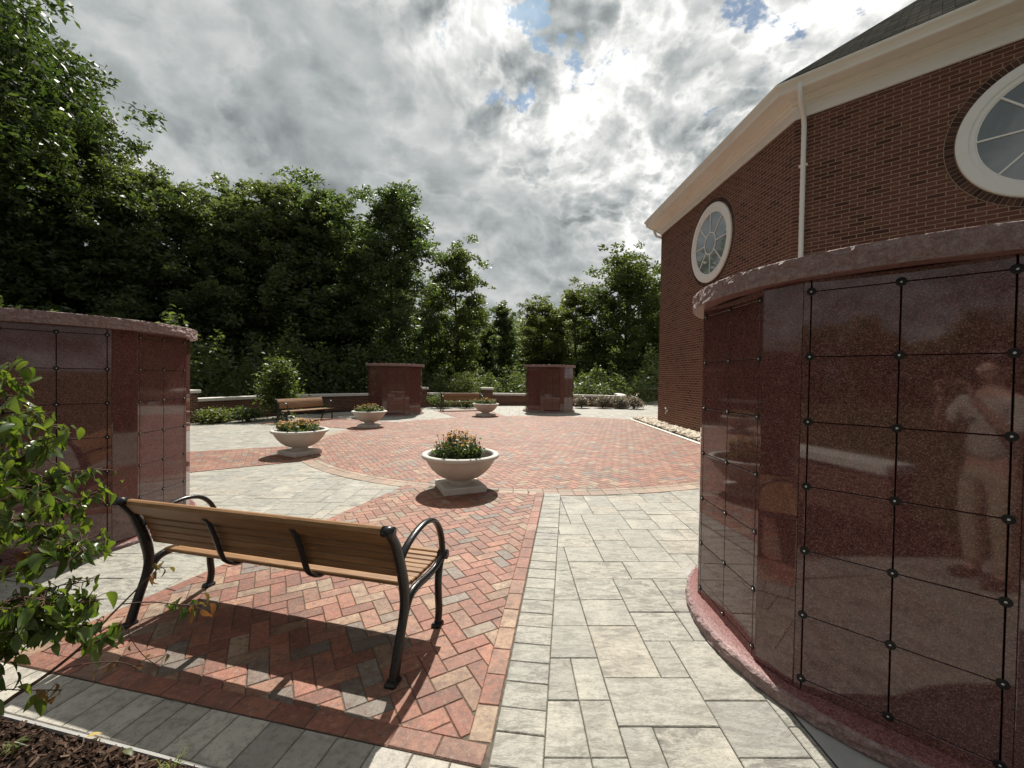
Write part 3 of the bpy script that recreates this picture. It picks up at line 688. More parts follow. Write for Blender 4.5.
# ------------------------------------------------------------------ columbaria
AP, PW, PH, ROW0 = 1.0788, .308, .305, 1.953          # facet distance, niche width and height, top joint
HALF, BODY0, BODY1 = PW + .030, .07, 2.008
def rock_jit(seed, amp):
    def f(j, a, r, z):
        if j < 1 or j > 9: return r + mnoise.noise(Vector((math.cos(a) * r * 16, math.sin(a) * r * 16, seed))) * .003, z
        p = Vector((math.cos(a) * r * 15, math.sin(a) * r * 15, z * 30 + seed))
        nz = mnoise.fractal(p, 1.0, 2.0, 5) * amp + (abs(mnoise.noise(p * .9)) - .25) * amp * .9
        return r + nz, z + mnoise.noise(p * 1.3 + Vector((5, 1, 2))) * amp * .35
    return f
def make_columbarium(label, loc, rz):
    t = thing('columbarium', label, 'columbarium', loc, rz, 'round granite columbaria around the plaza')
    q = MB(); q.lathe([(1.19, -.02)] + [(1.199 - .000 * k, -.004 + .0066 * k) for k in range(9)] + [(1.190, .057), (1.178, .058)], 420, jitter=rock_jit(3, .008), close=False, smooth=False)
    q.lathe([(1.178, .058), (1.10, .072), (1.0, .074)], 128, mi=1, close=False)
    q.build('base', [ROCKFACE, HONED], t)
    q = MB(); q.lathe([(1.186, BODY1)] + [(1.194, BODY1 + .003 + .0118 * k) for k in range(9)] + [(1.190, BODY1 + .1005), (1.180, BODY1 + .101)], 420, jitter=rock_jit(9, .009), close=False, smooth=False)
    q.lathe([(1.10, BODY1 - .0005), (1.186, BODY1)], 420, mi=1, close=False)
    q.lathe([(1.186, BODY1 + .101), (.6, BODY1 + .108), (.02, BODY1 + .110)], 96, mi=1, close=True)
    q.build('cap', [ROCKFACE, HONED], t)
    ca = math.atan2(HALF, AP); cr = math.hypot(HALF, AP)
    # dark core behind the joints
    q = MB(); pts = [((cr - .022) * math.cos(R(45 * k) + s * ca), (cr - .022) * math.sin(R(45 * k) + s * ca)) for k in range(8) for s in (-1, 1)]
    q.add([(*p, z) for z in (BODY0 - .01, BODY1 + .002) for p in pts], [(i, (i + 1) % 16, 16 + (i + 1) % 16, 16 + i) for i in range(16)])
    q.build('core', RECESS, t)
    def facet(k): 
        a = R(45 * k); return Vector((math.cos(a), math.sin(a), 0)), Vector((-math.sin(a), math.cos(a), 0))
    def slab(q, n, u, u0, u1, z0, z1, top=AP, th=.03, ch=.0015):
        P = lambda uu, zz, o: n * o + u * uu + Vector((0, 0, zz))
        vs = [P(u0, z0, top - th), P(u1, z0, top - th), P(u1, z1, top - th), P(u0, z1, top - th), P(u0, z0, top - ch), P(u1, z0, top - ch), P(u1, z1, top - ch), P(u0, z1, top - ch), P(u0 + ch, z0 + ch, top), P(u1 - ch, z0 + ch, top), P(u1 - ch, z1 - ch, top), P(u0 + ch, z1 - ch, top)]
        q.add(vs, [(0, 1, 5, 4), (1, 2, 6, 5), (2, 3, 7, 6), (3, 0, 4, 7), (4, 5, 9, 8), (5, 6, 10, 9), (6, 7, 11, 10), (7, 4, 8, 11), (8, 9, 10, 11)])
    G_, H_ = .0026, .0019; bottom = ROW0 - 6 * PH
    for k in range(8):
        n, u = facet(k); q = MB()
        slab(q, n, u, -HALF, -PW - G_, BODY0, BODY1); slab(q, n, u, PW + G_, HALF, BODY0, BODY1)
        slab(q, n, u, -PW + G_, PW - G_, ROW0 + H_, BODY1); slab(q, n, u, -PW + G_, PW - G_, BODY0, bottom - H_)
        q.build('niche_surround', GRANITE, t)
        # plain pilaster between this facet and the next
        a = R(45 * k + 22.5); n2, u2 = Vector((math.cos(a), math.sin(a), 0)), Vector((-math.sin(a), math.cos(a), 0))
        q = MB(); hw = cr * math.sin(R(22.5) - ca) - .0022
        slab(q, n2, u2, -hw, hw, BODY0, BODY1, top=cr * math.cos(R(22.5) - ca) + .002, ch=.002)
        q.build('pilaster', GRANITE, t)
    proto = None
    rose = MB(); rose.lathe([(.0185, 0), (.0185, .002), (.016, .0035), (.006, .004), (.0005, .004)], 20, smooth=False, close=False); rose.lathe([(.0048, .0038), (.0046, .0058), (.0005, .0062)], 10, mi=1, close=False)
    pn = MB(); slab(pn, Vector((1, 0, 0)), Vector((0, 1, 0)), G_, PW - G_, H_, PH - H_, top=0)
    pm = rm = None; rest = MB()
    for k in range(8):
        n, u = facet(k); a = R(45 * k)
        for i in (0, 1):
            for j in range(6):
                p = n * AP + u * (i - 1) * PW + Vector((0, 0, bottom + j * PH))
                if pm is None: o = pn.build('niche_front', GRANITE, t); pm = o.data
                else: o = link('niche_front', pm, t)
                o.location = p; o.rotation_euler = (0, 0, a)
        for i in range(3):
            for j in range(7):
                p = n * (AP + .0004) + u * (i - 1) * PW + Vector((0, 0, bottom + j * PH))
                m4 = Matrix.Translation(p) @ Matrix.Rotation(a, 4, 'Z') @ Matrix.Rotation(R(90), 4, 'Y')
                if k < 4:
                    if rm is None: o = rose.build('rosette', [ROSETTE, STEEL], t); rm = o.data
                    else: o = link('rosette', rm, t)
                    o.matrix_local = m4
                else:
                    for v, f, mi in ((rose.v, rose.f, rose.mi),):
                        b0 = len(rest.v); rest.v += [tuple(m4 @ Vector(x)) for x in v]
                        for ff, m_ in zip(f, mi): rest.f.append(tuple(b0 + x for x in ff)); rest.mi.append(m_); rest.sm.append(True); rest.uv.append(None)
    o = rest.build('rosettes', [ROSETTE, STEEL], t); o['kind'] = 'stuff'
    return t
RGT = 'round granite columbaria around the plaza'
colu = make_columbarium('polished red granite columbarium at the right, close beside the brick building', (2.377, 2.499, g(2.377)), R(224.75 - 90))
dup(colu, 'polished red granite columbarium at the left, behind the leafy branch and the near bench', (-4.6515, 4.1784, g(-4.65)), R(-39.41 - 45))
dup(colu, 'far red granite columbarium by the wall, behind the planter left of the plaza centre', (-4.95, 17.7, g(-4.95)), R(-72.7 - 90))
dup(colu, 'far red granite columbarium between the small distant bench and the brick building', (1.72, 19.3, g(1.72)), R(-87 - 90))

# ------------------------------------------------------------------ perimeter seat wall with piers
WT = EYE - .90                                           # level top of the caps
WALLS = 'low brick walls round the plaza'
def arc_wall(a0, a1, r, label, top=WT, h_cap=.11):
    pts = [pol(r, a0 + (a1 - a0) * k / 24) for k in range(25)]; return poly_wall(pts, label, top, h_cap)
def poly_wall(pts, label, top=WT, h_cap=.11, th=.30, capw=.40):
    c = pts[len(pts) // 2]; t = thing('brick_wall', label, 'wall', (c[0], c[1], g(c[0])), 0, WALLS); org = Vector((c[0], c[1], g(c[0])))
    def side(o):
        out = []
        for i, p in enumerate(pts):
            q0, q1 = Vector(pts[max(i - 1, 0)]), Vector(pts[min(i + 1, len(pts) - 1)]); d_ = (q1 - q0).normalized(); out.append((p[0] - d_.y * o, p[1] + d_.x * o))
        return out
    q = MB(); n = len(pts)
    cum = [0]
    for i in range(1, n): cum.append(cum[-1] + math.dist(pts[i], pts[i - 1]))
    for o in (-th / 2, th / 2):
        s_ = side(o)
        for i in range(n - 1):
            a, b = s_[i], s_[i + 1]; z0, z1 = -.4, top - h_cap
            f = (0, 1, 2, 3) if o < 0 else (3, 2, 1, 0); uvs = [(cum[i], z0), (cum[i + 1], z0), (cum[i + 1], z1), (cum[i], z1)]
            q.add([Vector((*a, z0)) - org, Vector((*b, z0)) - org, Vector((*b, z1)) - org, Vector((*a, z1)) - org], [f], uv=[[uvs[x] for x in f]])
    for i in (0, n - 1):
        a, b = side(-th / 2)[i], side(th / 2)[i]; z0, z1 = -.4, top - h_cap
        q.add([Vector((*a, z0)) - org, Vector((*b, z0)) - org, Vector((*b, z1)) - org, Vector((*a, z1)) - org], [(0, 1, 2, 3)], uv=[[(0, z0), (th, z0), (th, z1), (0, z1)]])
    q.build('masonry', BRICK, t)
    q = MB(); lo, li = side(-capw / 2), side(capw / 2); lo2, li2 = side(-capw / 2 + .01), side(capw / 2 - .01)
    rows = [(lo, top - h_cap), (lo, top - .012), (lo2, top), (li2, top), (li, top - .012), (li, top - h_cap)]
    vs = [Vector((*p, z)) - org for r_, z in rows for p in r_]
    q.add(vs, [(j * n + i, j * n + i + 1, ((j + 1) % 6) * n + i + 1, ((j + 1) % 6) * n + i) for j in range(6) for i in range(n - 1)] + [tuple(j * n for j in range(6)), tuple(j * n + n - 1 for j in range(6))[::-1]])
    q.build('coping', PALESTONE, t)
    return t
def pier(x, y, ang, label, top, w=.56, capw=.70):
    t = thing('brick_pier', label, 'pier', (x, y, g(x)), ang, 'brick piers on the low wall'); h = top - g(x)
    q = MB(); s = w / 2; z0, z1 = -.3, h - .11; k = 0
    cs = [(-s, -s), (s, -s), (s, s), (-s, s)]
    for i in range(4):
        a, b = cs[i], cs[(i + 1) % 4]
        q.add([(*a, z0), (*b, z0), (*b, z1), (*a, z1)], [(0, 1, 2, 3)], uv=[[(i * w, z0), (i * w + w, z0), (i * w + w, z1), (i * w, z1)]])
    q.build('shaft', BRICK, t)
    q = MB(); q.box((0, 0, h - .055), (capw, capw, .11), bevel=.012); q.build('coping', PALESTONE, t)
PT = EYE - .60
def pier_at(deg, label, r=12.0, top=PT): x, y = pol(r, deg); pier(x, y, R(deg), label, top)
arc_wall(165.4, 118.4, 12.0, 'low curved brick wall with pale coping behind the bench and planters at the left')
arc_wall(202, 167.8, 12.0, 'low curved brick wall mostly hidden behind the left columbarium')
arc_wall(115.6, 101.1, 12.0, 'short low brick wall behind the small distant bench')
arc_wall(98.3, 64.2, 12.0, 'low curved brick wall with pale coping behind the silvery shrubs and far columbarium')
poly_wall([(5.95, 22.35), (6.25, 24), (6.5, 26), (6.7, 28.6)], 'low brick wall running away from the plaza behind the silvery shrubs', WT + .02)
poly_wall([(6.95, 28.7), (8.0, 28.75), (9.1, 28.8)], 'low brick wall farthest back, ending at the pier beside the building', WT + .05)
poly_wall([pol(12.25, a) for a in np.linspace(-98.8, -109.5, 9)], 'low brick wall with pale coping behind the mulch bed, seen only mirrored in the granite')
pier_at(166.6, 'brick pier with pale cap beside the left columbarium')
pier_at(117, 'brick pier with pale cap just right of the far left columbarium')
pier_at(99.7, 'brick pier with pale cap above the small distant planter')
pier(9.45, 28.8, 0, 'brick pier with pale cap nearest the brick building, at the end of the far wall', EYE - .62, .8, .98)

# ------------------------------------------------------------------ benches
def smooth_path(pts, n=6):
    pts = [Vector(p) for p in pts]; out = []
    for i in range(len(pts) - 1):
        p0, p1, p2, p3 = pts[max(i - 1, 0)], pts[i], pts[i + 1], pts[min(i + 2, len(pts) - 1)]
        for k in range(n):
            t = k / n; out.append(.5 * ((2 * p1) + (p2 - p0) * t + (2 * p0 - 5 * p1 + 4 * p2 - p3) * t * t + (3 * p1 - p0 - 3 * p2 + p3) * t ** 3))
    out.append(pts[-1]); return out
def make_bench(label, loc, rz):
    t = thing('park_bench', label, 'bench', loc, rz, 'wooden slat benches with black iron ends')
    X = .93
    POST = [(.064, .206), (.092, .28), (.109, .36), (.104, .44), (.084, .53), (.052, .63), (.018, .71), (-.045, .798)]
    RLEG = [(-.002, .012), (.012, .06), (.036, .13), (.066, .21), (.105, .30), (.165, .372), (.25, .388), (.36, .385), (.48, .392), (.585, .425)]
    FLEG = [(.585, .425), (.545, .385), (.522, .30), (.522, .20), (.53, .10), (.512, .012)]
    LOOP = [(.060, .60), (.09, .625), (.15, .665), (.25, .70), (.36, .712), (.46, .685), (.53, .62), (.57, .53), (.585, .425)]
    for sx in (-1, 1):
        P = lambda l: smooth_path([(sx * X, y, z) for y, z in l])
        q = MB()
        q.tube(P(POST), [.031 - .006 * abs(2 * i / 42 - 1) for i in range(43)], 10, flat=(.85, 1.05), up=(1, 0, 0))
        q.tube([(sx * X - .03, -.046, .796), (sx * X + .03, -.046, .796)], .028, 12)
        q.build('back_post', BLACKMETAL, t)
        q = MB(); q.tube(P(RLEG), [.030 - .009 * i / 54 for i in range(55)], 10, flat=(.9, 1.0), up=(1, 0, 0)); q.box((sx * X, -.008, .016), (.062, .085, .032), bevel=.010); q.build('leg', BLACKMETAL, t)
        q = MB(); q.tube(P(FLEG), .024, 10, flat=(.95, 1.0), up=(1, 0, 0)); q.box((sx * X, .510, .018), (.062, .075, .036), bevel=.010)
        q.build('leg', BLACKMETAL, t)
        q = MB(); q.tube(P(LOOP), .0175, 10, flat=(1.25, .85), up=(1, 0, 0)); q.tube([(sx * X - .03, .592, .428), (sx * X + .03, .592, .428)], .030, 12); q.build('armrest', BLACKMETAL, t)
    def back_y(z):                                       # line of the reclined back
        for (y0, z0), (y1, z1) in zip(POST, POST[1:]):
            if z0 <= z <= z1: return y0 + (y1 - y0) * (z - z0) / (z1 - z0)
        return -.03
    for sx in (-1, 1):
        q = MB(); x = sx * .31
        path = smooth_path([(x, .60, .392), (x, .40, .384), (x, .24, .384), (x, .18, .395), (x, .120, .44), (x, .092, .50), (x, .058, .60), (x, .018, .70), (x, -.005, .735)])
        q.tube(path, .02, 8, flat=(1.1, .55), up=(1, 0, 0))
        q.build('strap', BLACKMETAL, t)
    bk = MB(); W2 = X * 2 - .05
    for i in range(5):
        z = .513 + i * .0472; y = back_y(z) + .034; sl_ = math.atan2(back_y(z + .03) - back_y(z - .03), .06)
        bk.box((0, y, z), (W2, .022, .0472 / math.cos(sl_) - .0030), Matrix.Rotation(-sl_, 3, 'X'), bevel=.006)
    z = .757; sl_ = math.atan2(back_y(.79) - back_y(.74), .05)
    bk.box((0, back_y(z) + .022, z), (W2 + .03, .046, .116), Matrix.Rotation(-sl_, 3, 'X'), bevel=.016)
    bk.build('backrest', WOOD, t)
    se = MB()
    for i in range(9):
        y = .205 + i * .0525; z = .408 + .016 * ((i - 4.0) / 4) ** 2 - .008 * (i < 3)
        se.box((0, y, z), (W2, .049, .024), bevel=.005)
    se.build('seat', WOOD, t)
    return t
bx = Vector((-1.475, 2.345, 0))                         # middle of the two rear feet
bench = make_bench('large wooden slat bench in the foreground seen from behind, on red herringbone brick', (bx.x, bx.y, g(bx.x)), R(-15.4))
bench.rotation_euler.y = -SLOPE
def bench_at(deg, label, r=8.95):
    x, y = pol(r, deg); dup(bench, label, (x, y, g(x)), R(deg + 90))
bench_at(156, 'wooden slat bench at the left by the low wall, behind a bowl planter', 8.95)
bench_at(109.8, 'small distant wooden bench before the wall, beside the farthest planter', 9.05)

# ------------------------------------------------------------------ planters and their flowers
def make_planter(label, loc, rz):
    t = thing('bowl_planter', label, 'planter', loc, rz, 'pale cast stone bowl planters')
    q = MB(); q.box((0, 0, .047), (.59, .59, .094), bevel=.010)
    q.build('plinth', CAST, t)
    q = MB(); q.lathe([(.165, .094), (.160, .115), (.145, .135), (.15, .155), (.20, .168), (.27, .195), (.34, .245), (.405, .312), (.452, .38), (.482, .432), (.488, .444), (.495, .450), (.522, .456), (.532, .466), (.533, .492), (.527, .503), (.505, .511), (.48, .512), (.462, .504), (.455, .49), (.45, .43), (.40, .37)], 72, close=False)
    q.build('bowl', CAST, t)
    q = MB(); q.lathe([(.452, .462), (.3, .475), (.02, .48)], 48, close=True); q.build('soil', SOIL, t)
    return t
PG = 'pale cast stone bowl planters'
pl0 = make_planter('largest bowl planter, nearest, right of the bench on red brick', (-.70, 5.80, g(-.7)), R(22))
plist = [(-4.27, 8.42, 'bowl planter at the left, in front of the bench by the wall'), (-4.45, 13.05, 'bowl planter in front of the far left columbarium'), (-1.04, 16.75, 'smallest, farthest bowl planter, beside the distant bench')]
for (x, y, lb), a in zip(plist, (60, 5, 40)): dup(pl0, lb, (x, y, g(x)), R(a))
def leaf_cloud(n, fn, size, rs, droop=.2, asp=.45, nrm_up=.35):
    """n kite-shaped leaves; fn() gives centre points (n,3)"""
    C = fn(n); d = rs.normal(size=(n, 3)); d[:, 2] = d[:, 2] * .5 - droop; d /= np.linalg.norm(d, axis=1)[:, None]
    nn_ = rs.normal(size=(n, 3)); nn_[:, 2] += nrm_up * 3; s = np.cross(d, nn_); s /= np.linalg.norm(s, axis=1)[:, None] + 1e-9
    L_ = rs.uniform(size[0], size[1], n)[:, None]; up = np.cross(s, d)
    a = C - d * L_ * .5; b = C + s * L_ * asp * .5 + up * L_ * .06; c = C + d * L_ * .5 - up * L_ * .05; e = C - s * L_ * asp * .5 + up * L_ * .06
    return np.stack([a, b, c, e], 1).reshape(-1, 3)
def make_flowers(label, loc, seed, n_fl=120, spent=.2, wid=.34, hh=.34):
    rs = np.random.RandomState(seed)
    t = thing('flowering_plant', label, 'flowers', loc, 0, 'orange and yellow flowers in the bowl planters')
    cl = [(wid * rs.rand() ** .6, rs.uniform(0, 6.283)) for _ in range(26)]
    stems = MB(); tops = []
    for k in range(150):
        r, a = cl[k % 26]; x0, y0 = r * math.cos(a) + rs.normal() * .03, r * math.sin(a) + rs.normal() * .03
        h = rs.uniform(.5, 1.0) * hh * (1.06 - r * .7); x1, y1 = x0 * 1.12 + rs.normal() * .03, y0 * 1.12 + rs.normal() * .03
        tops.append((x1, y1, h)); stems.tube([(x0, y0, -.01), ((x0 + x1) / 2, (y0 + y1) / 2, h * .55), (x1, y1, h)], .0028, 4, cap=False)
    def pts(n):
        k = rs.randint(0, len(tops), n); T = np.array(tops)[k]; z = rs.beta(1.0, 2.2, n) * T[:, 2] * .95
        return np.stack([T[:, 0] * (.8 + .2 * z / T[:, 2]) + rs.normal(size=n) * .03, T[:, 1] * (.8 + .2 * z / T[:, 2]) + rs.normal(size=n) * .03, z], 1)
    stems.build('stem', LEAF_B, t)
    lv = link('foliage', np_mesh('foliage', leaf_cloud(5200, pts, (.03, .075), rs, 0, .5), 4, [LEAF_A]), t)
    fl = MB()
    for i in range(n_fl):
        x, y, h = tops[i]; sp_ = rs.rand() < spent; m_ = 1 if sp_ else 0
        tilt = Matrix.Rotation(rs.uniform(-.7, .7), 3, 'X') @ Matrix.Rotation(rs.uniform(-.7, .7), 3, 'Y'); c = Vector((x, y, h))
        for ly in range(3):
            npet = 8; rr = (.020, .015, .009)[ly] * rs.uniform(.8, 1.25)
            for k in range(npet):
                a = 2 * math.pi * (k + ly * .5) / npet; ca, sa = math.cos(a), math.sin(a)
                vs = [Vector((0, 0, .003 * ly)), Vector((ca * rr * .7 - sa * rr * .3, sa * rr * .7 + ca * rr * .3, .006 * ly + .004)), Vector((ca * rr, sa * rr, .008 * ly + .003)), Vector((ca * rr * .7 + sa * rr * .3, sa * rr * .7 - ca * rr * .3, .006 * ly + .004))]
                fl.add([tilt @ v + c for v in vs], [(0, 1, 2, 3)], m_)
    fl.build('blossom', [PETAL, PETALD], t)
    return t
make_flowers('orange and yellow flowers filling the nearest bowl planter', (-.70, 5.80, g(-.7) + .47), 3)
f2 = make_flowers('low yellow flowers filling the bowl planter at the left', (-4.27, 8.42, g(-4.27) + .47), 5, wid=.36, hh=.25)
dup(f2, 'flowers with a few dark stalks in the bowl planter before the far left columbarium', (-4.45, 13.05, g(-4.45) + .47), R(100), (1, 1, 1.0))
dup(f2, 'flowers in the smallest, farthest bowl planter', (-1.04, 16.75, g(-1.04) + .47), R(200), (1, 1, 1.05))

# ------------------------------------------------------------------ trees
def make_tree(label, seed, h, rad, base, leafm, n_leaf=15000, lsize=(.16, .34), shape='oval', blob=.9, group=None, loc=(0, 0, 0), name='broadleaf_tree', trunk_r=.17, limbs=34, leafasp=.42, droop=.35):
    """h height, rad crown radius, base height of lowest foliage"""
    rs = np.random.RandomState(seed); rr = random.Random(seed)
    t = thing(name, label, 'tree', loc, 0, group)
    tr = MB(); lean = Vector((rs.normal() * .25, rs.normal() * .25, 0))
    def axis(z): return Vector((lean.x * (z / h) ** 1.5 + .12 * math.sin(z * .7 + seed), lean.y * (z / h) ** 1.5 + .12 * math.cos(z * .6 + seed), z))
    tr.tube([axis(h * .92 * k / 10) - Vector((0, 0, .3 if k == 0 else 0)) for k in range(11)], [trunk_r * (1.25 if k == 0 else 1) * (1 - .088 * k) + .012 for k in range(11)], 9)
    def env(z):                                         # crown radius at height z
        q = (z - base) / (h - base)
        if shape == 'oval': return rad * max(0, math.sin(math.pi * (.06 + .90 * min(1, max(0, q))) ** .9)) ** .5
        if shape == 'column': return rad * (1 - .75 * max(0, q) ** 2.2) * (min(1, q * 5 + .35))
        return rad * max(0, 1 - q) ** .6 * min(1, q * 4 + .2)
    centres = []
    for k in range(limbs):
        q = (k + rr.random()) / limbs; z = base + (h - base) * (q ** .85) * .98; a = k * 2.4 + rr.uniform(-.5, .5)
        R_ = env(z) * rr.uniform(.55, 1.0)
        z0 = max(base * .55, z - R_ * rr.uniform(.35, .9)); z0 = min(z0, h * .88); p0 = axis(z0); p1 = axis(min(z, h)) + Vector((math.cos(a) * R_, math.sin(a) * R_, 0))
        pm_ = (p0 + p1) / 2 + Vector((rr.uniform(-.2, .2), rr.uniform(-.2, .2), R_ * .12)); lr = trunk_r * (1 - z0 / h) * .5 + .012
        tr.tube([p0, pm_, p1], [lr, lr * .6, .012], 5, cap=False)
        for c, s in ((p1, 1.0), (pm_.lerp(p1, .45), .85)):
            centres.append((c, blob * s * rr.uniform(.5, 1.2)))
            for _ in range(3):
                d_ = Vector((rr.gauss(0, 1), rr.gauss(0, 1), rr.gauss(0, .8))) * blob * .95; c2 = c + d_
                centres.append((c2, blob * rr.uniform(.3, .75)))
        if rr.random() < .5: tr.tube([pm_, pm_.lerp(p1, .5) + Vector((rr.uniform(-.4, .4), rr.uniform(-.4, .4), .35))], [lr * .4, .01], 4, cap=False)
    centres.append((axis(h * .97), blob * .7)); centres.append((axis(h * .9), blob * .9))
    tr.build('trunk', BARK, t)
    C = np.array([c for c, _ in centres]); S = np.array([s for _, s in centres]); P = S ** 2 / (S ** 2).sum()
    def pts(n):
        k = rs.choice(len(C), n, p=P); v = rs.normal(size=(n, 3)); v /= np.linalg.norm(v, axis=1)[:, None]
        rad_ = S[k] * rs.uniform(.35, 1.0, n) ** .6 * (1 + .25 * rs.normal(size=n)).clip(.4, 1.6)
        v[:, 2] = v[:, 2] * .62 + .05
        return C[k] + v * rad_[:, None]
    link('crown', np_mesh('crown', leaf_cloud(n_leaf, pts, lsize, rs, droop, leafasp, .1), 4, [leafm]), t)
    return t
TG = 'trees standing behind the low wall'
def T(px, Y): return ((px - 512) / F_PX * Y, Y, g((px - 512) / F_PX * Y) - .2)
def hgt(px, ytop, Y): return EYE + (377 + .0156 * (px - 512) - ytop) / F_PX * Y - (g((px - 512) / F_PX * Y) - .2)
# prototypes first; the copies below reuse their meshes
def place(proto, ph, label, px, ytop, Y, rz, wide=1.0):
    s = hgt(px, ytop, Y) / ph; return dup(proto, label, T(px, Y), rz, (s * wide, s * wide, s), TG)
tA = make_tree('tall dark leafy tree with a rounded top, left of the far columbarium', 11, 14.5, 3.6, .8, LEAF_B, 33000, (.17, .40), shape='oval', group=TG, limbs=48, blob=1.0, trunk_r=.2); PH_A = 14.5
tB = make_tree('tall narrow tree with a dense pointed crown, above the far left columbarium', 23, 14.6, 2.7, 1.6, LEAF_B, 30000, (.16, .38), shape='column', group=TG, blob=.95, limbs=44); PH_B = 14.6
tC = make_tree('airy pale green tree right of the tall dark trees', 37, 11.5, 2.2, 1.5, LEAF_C, 17000, (.16, .34), shape='oval', group=TG, blob=.72, limbs=34, trunk_r=.12); PH_C = 11.5
tD = make_tree('bright green broad tree beside the brick building', 41, 11.0, 3.3, 1.2, LEAF_C, 28000, (.17, .40), shape='oval', group=TG, blob=1.0, limbs=42); PH_D = 11.0
tE = make_tree('huge leafy tree towering at the left edge', 53, 19.0, 6.2, .6, LEAF_D, 78000, (.18, .46), shape='oval', group=TG, blob=1.45, limbs=80, trunk_r=.3); PH_E = 19.0
tF = make_tree('slim ivy covered trunk with dark foliage left of the centre gap', 61, 8.0, 1.0, .4, LEAF_B, 15000, (.13, .28), shape='column', group=TG, blob=.5, limbs=26); PH_F = 8.0
def move(o, px, ytop, Y, ph, rz=0, wide=1.0):
    s = hgt(px, ytop, Y) / ph; o.location = T(px, Y); o.rotation_euler = (0, 0, rz); o.scale = (s * wide, s * wide, s)
move(tE, -80, -30, 19, PH_E, .4)
move(tA, 262, 184, 26, PH_A, 1.0)
move(tB, 389, 188, 27, PH_B, .5)
move(tC, 456, 250, 31, PH_C, .3)
move(tD, 625, 262, 33, PH_D, 0, .95)
move(tF, 503, 306, 33, PH_F, 0, 1.0)
place(tE, PH_E, 'broad leafy tree sloping down from the left edge behind the columbarium', 55, 92, 22, 2.1, .85)
place(tA, PH_A, 'dark tree directly above the right end of the left columbarium', 142, 170, 23, 2.6)
place(tA, PH_A, 'dark tree with a flat top left of the shrub by the wall', 200, 190, 24.5, 4.0)
place(tB, PH_B, 'tall dark tree with tufted top behind the left bench', 325, 192, 27, 2.2, 1.2)
place(tA, PH_A, 'dark tree filling the gap behind the left bench', 300, 206, 30, 5.3, 1.1)
place(tC, PH_C, 'thin tree close right of the tallest pointed tree', 430, 285, 33, 4.2, .9)
place(tC, PH_C, 'small pale tree in the gap behind the smallest planter', 540, 302, 38, 2.0, 1.3)
place(tC, PH_C, 'pale green tree rising just right of the far right columbarium', 575, 290, 36, 5.1, 1.35)
place(tD, PH_D, 'green tree touching the left edge of the brick building', 662, 280, 37, 2.4)
place(tF, PH_F, 'short dark tree right of the smallest planter', 487, 328, 36, 2.6, 1.3)
place(tD, PH_D, 'low green tree behind the far right columbarium', 550, 318, 42, 4.4, 1.2)
place(tC, PH_C, 'low pale tree behind the distant bench', 470, 306, 40, 1.3, 1.4)
place(tB, PH_B, 'dark tree behind the far left columbarium', 356, 228, 33, 3.9, 1.35)
place(tA, PH_A, 'dark tree low behind the left columbarium', 95, 180, 28, 3.3, 1.1)
place(tA, PH_A, 'dark tree behind the tall bush at the wall', 232, 200, 33, 5.8, 1.15)
place(tD, PH_D, 'green tree hidden mostly behind the brick building', 705, 296, 40, 1.1)
# mirrored in the polished granite: the trees on the viewer's side
BG = 'trees on the side of the photographer'
for i, (x, y, p_, s, rz, lb) in enumerate(((-42, -25, tA, .55, 1, 'dark tree mirrored in the granite, farthest left'), (-33, -37, tA, .6, 3, 'dark tree mirrored in the granite, second from left'), (-20, -44, tD, .8, 2, 'green tree mirrored in the granite, middle'), (-6, -46, tA, .58, 5, 'dark tree mirrored in the granite, right of the middle'), (10, -44, tD, .8, 4, 'green tree mirrored in the granite, farthest right'), (-48, -10, tA, .6, 4, 'dark tree mirrored in the granite beside the wall'), (26, -38, tA, .62, .5, 'dark tree mirrored in the left columbarium'), (-38, -31, tB, .55, .9, 'pointed tree mirrored in the granite, left of the middle'), (-27, -41, tD, .75, 5.1, 'green tree mirrored in the granite between dark trees'), (-45, -18, tD, .75, 2.2, 'green tree mirrored in the granite near the left'))):
    dup(p_, lb, (x, y, g(x) - .2), rz, s, BG)

# undergrowth along the edge of the wood, and the wood beyond it
rs = np.random.RandomState(77)
def under(n):
    a = rs.uniform(60, 205, n); a = np.radians(a); r = 14.6 + 8.4 * rs.rand(n) ** 1.2
    x, y = CX + r * np.cos(a), CY + r * np.sin(a)
    hmax = 1.2 + 2.6 * (.5 + .5 * np.sin(x * 1.1 + 1.3) * np.cos(y * .9)) + .9 * np.sin(x * 3.1) * np.sin(y * 2.7)
    hmax = np.where((x > -6) & (x < 8), hmax * .62, hmax * 1.1)
    z = hmax * rs.rand(n) ** .7
    return np.stack([x, y, z + SLOPE * x - .2], 1)
ug = link('undergrowth', np_mesh('undergrowth', leaf_cloud(60000, under, (.12, .30), rs, .1, .5), 4, [LEAF_B])); struct(ug, 'stuff')
def wood(n):
    x = rs.uniform(-75, 60, n); y = 46 + 16 * rs.rand(n) - .012 * np.abs(x) ** 1.55
    h_ = 8.0 + 2.2 * np.sin(x * .35) + 1.4 * np.sin(x * .9 + 2) - .4 * np.abs(np.sin(x * 2.1)) + np.where(x < -14, 4.5, 0) 
    z = h_ * rs.rand(n) ** .85
    return np.stack([x, y, z - .5], 1)
wd = link('woods', np_mesh('woods', leaf_cloud(80000, wood, (.35, .8), rs, .1, .6), 4, [LEAF_A])); struct(wd, 'stuff')

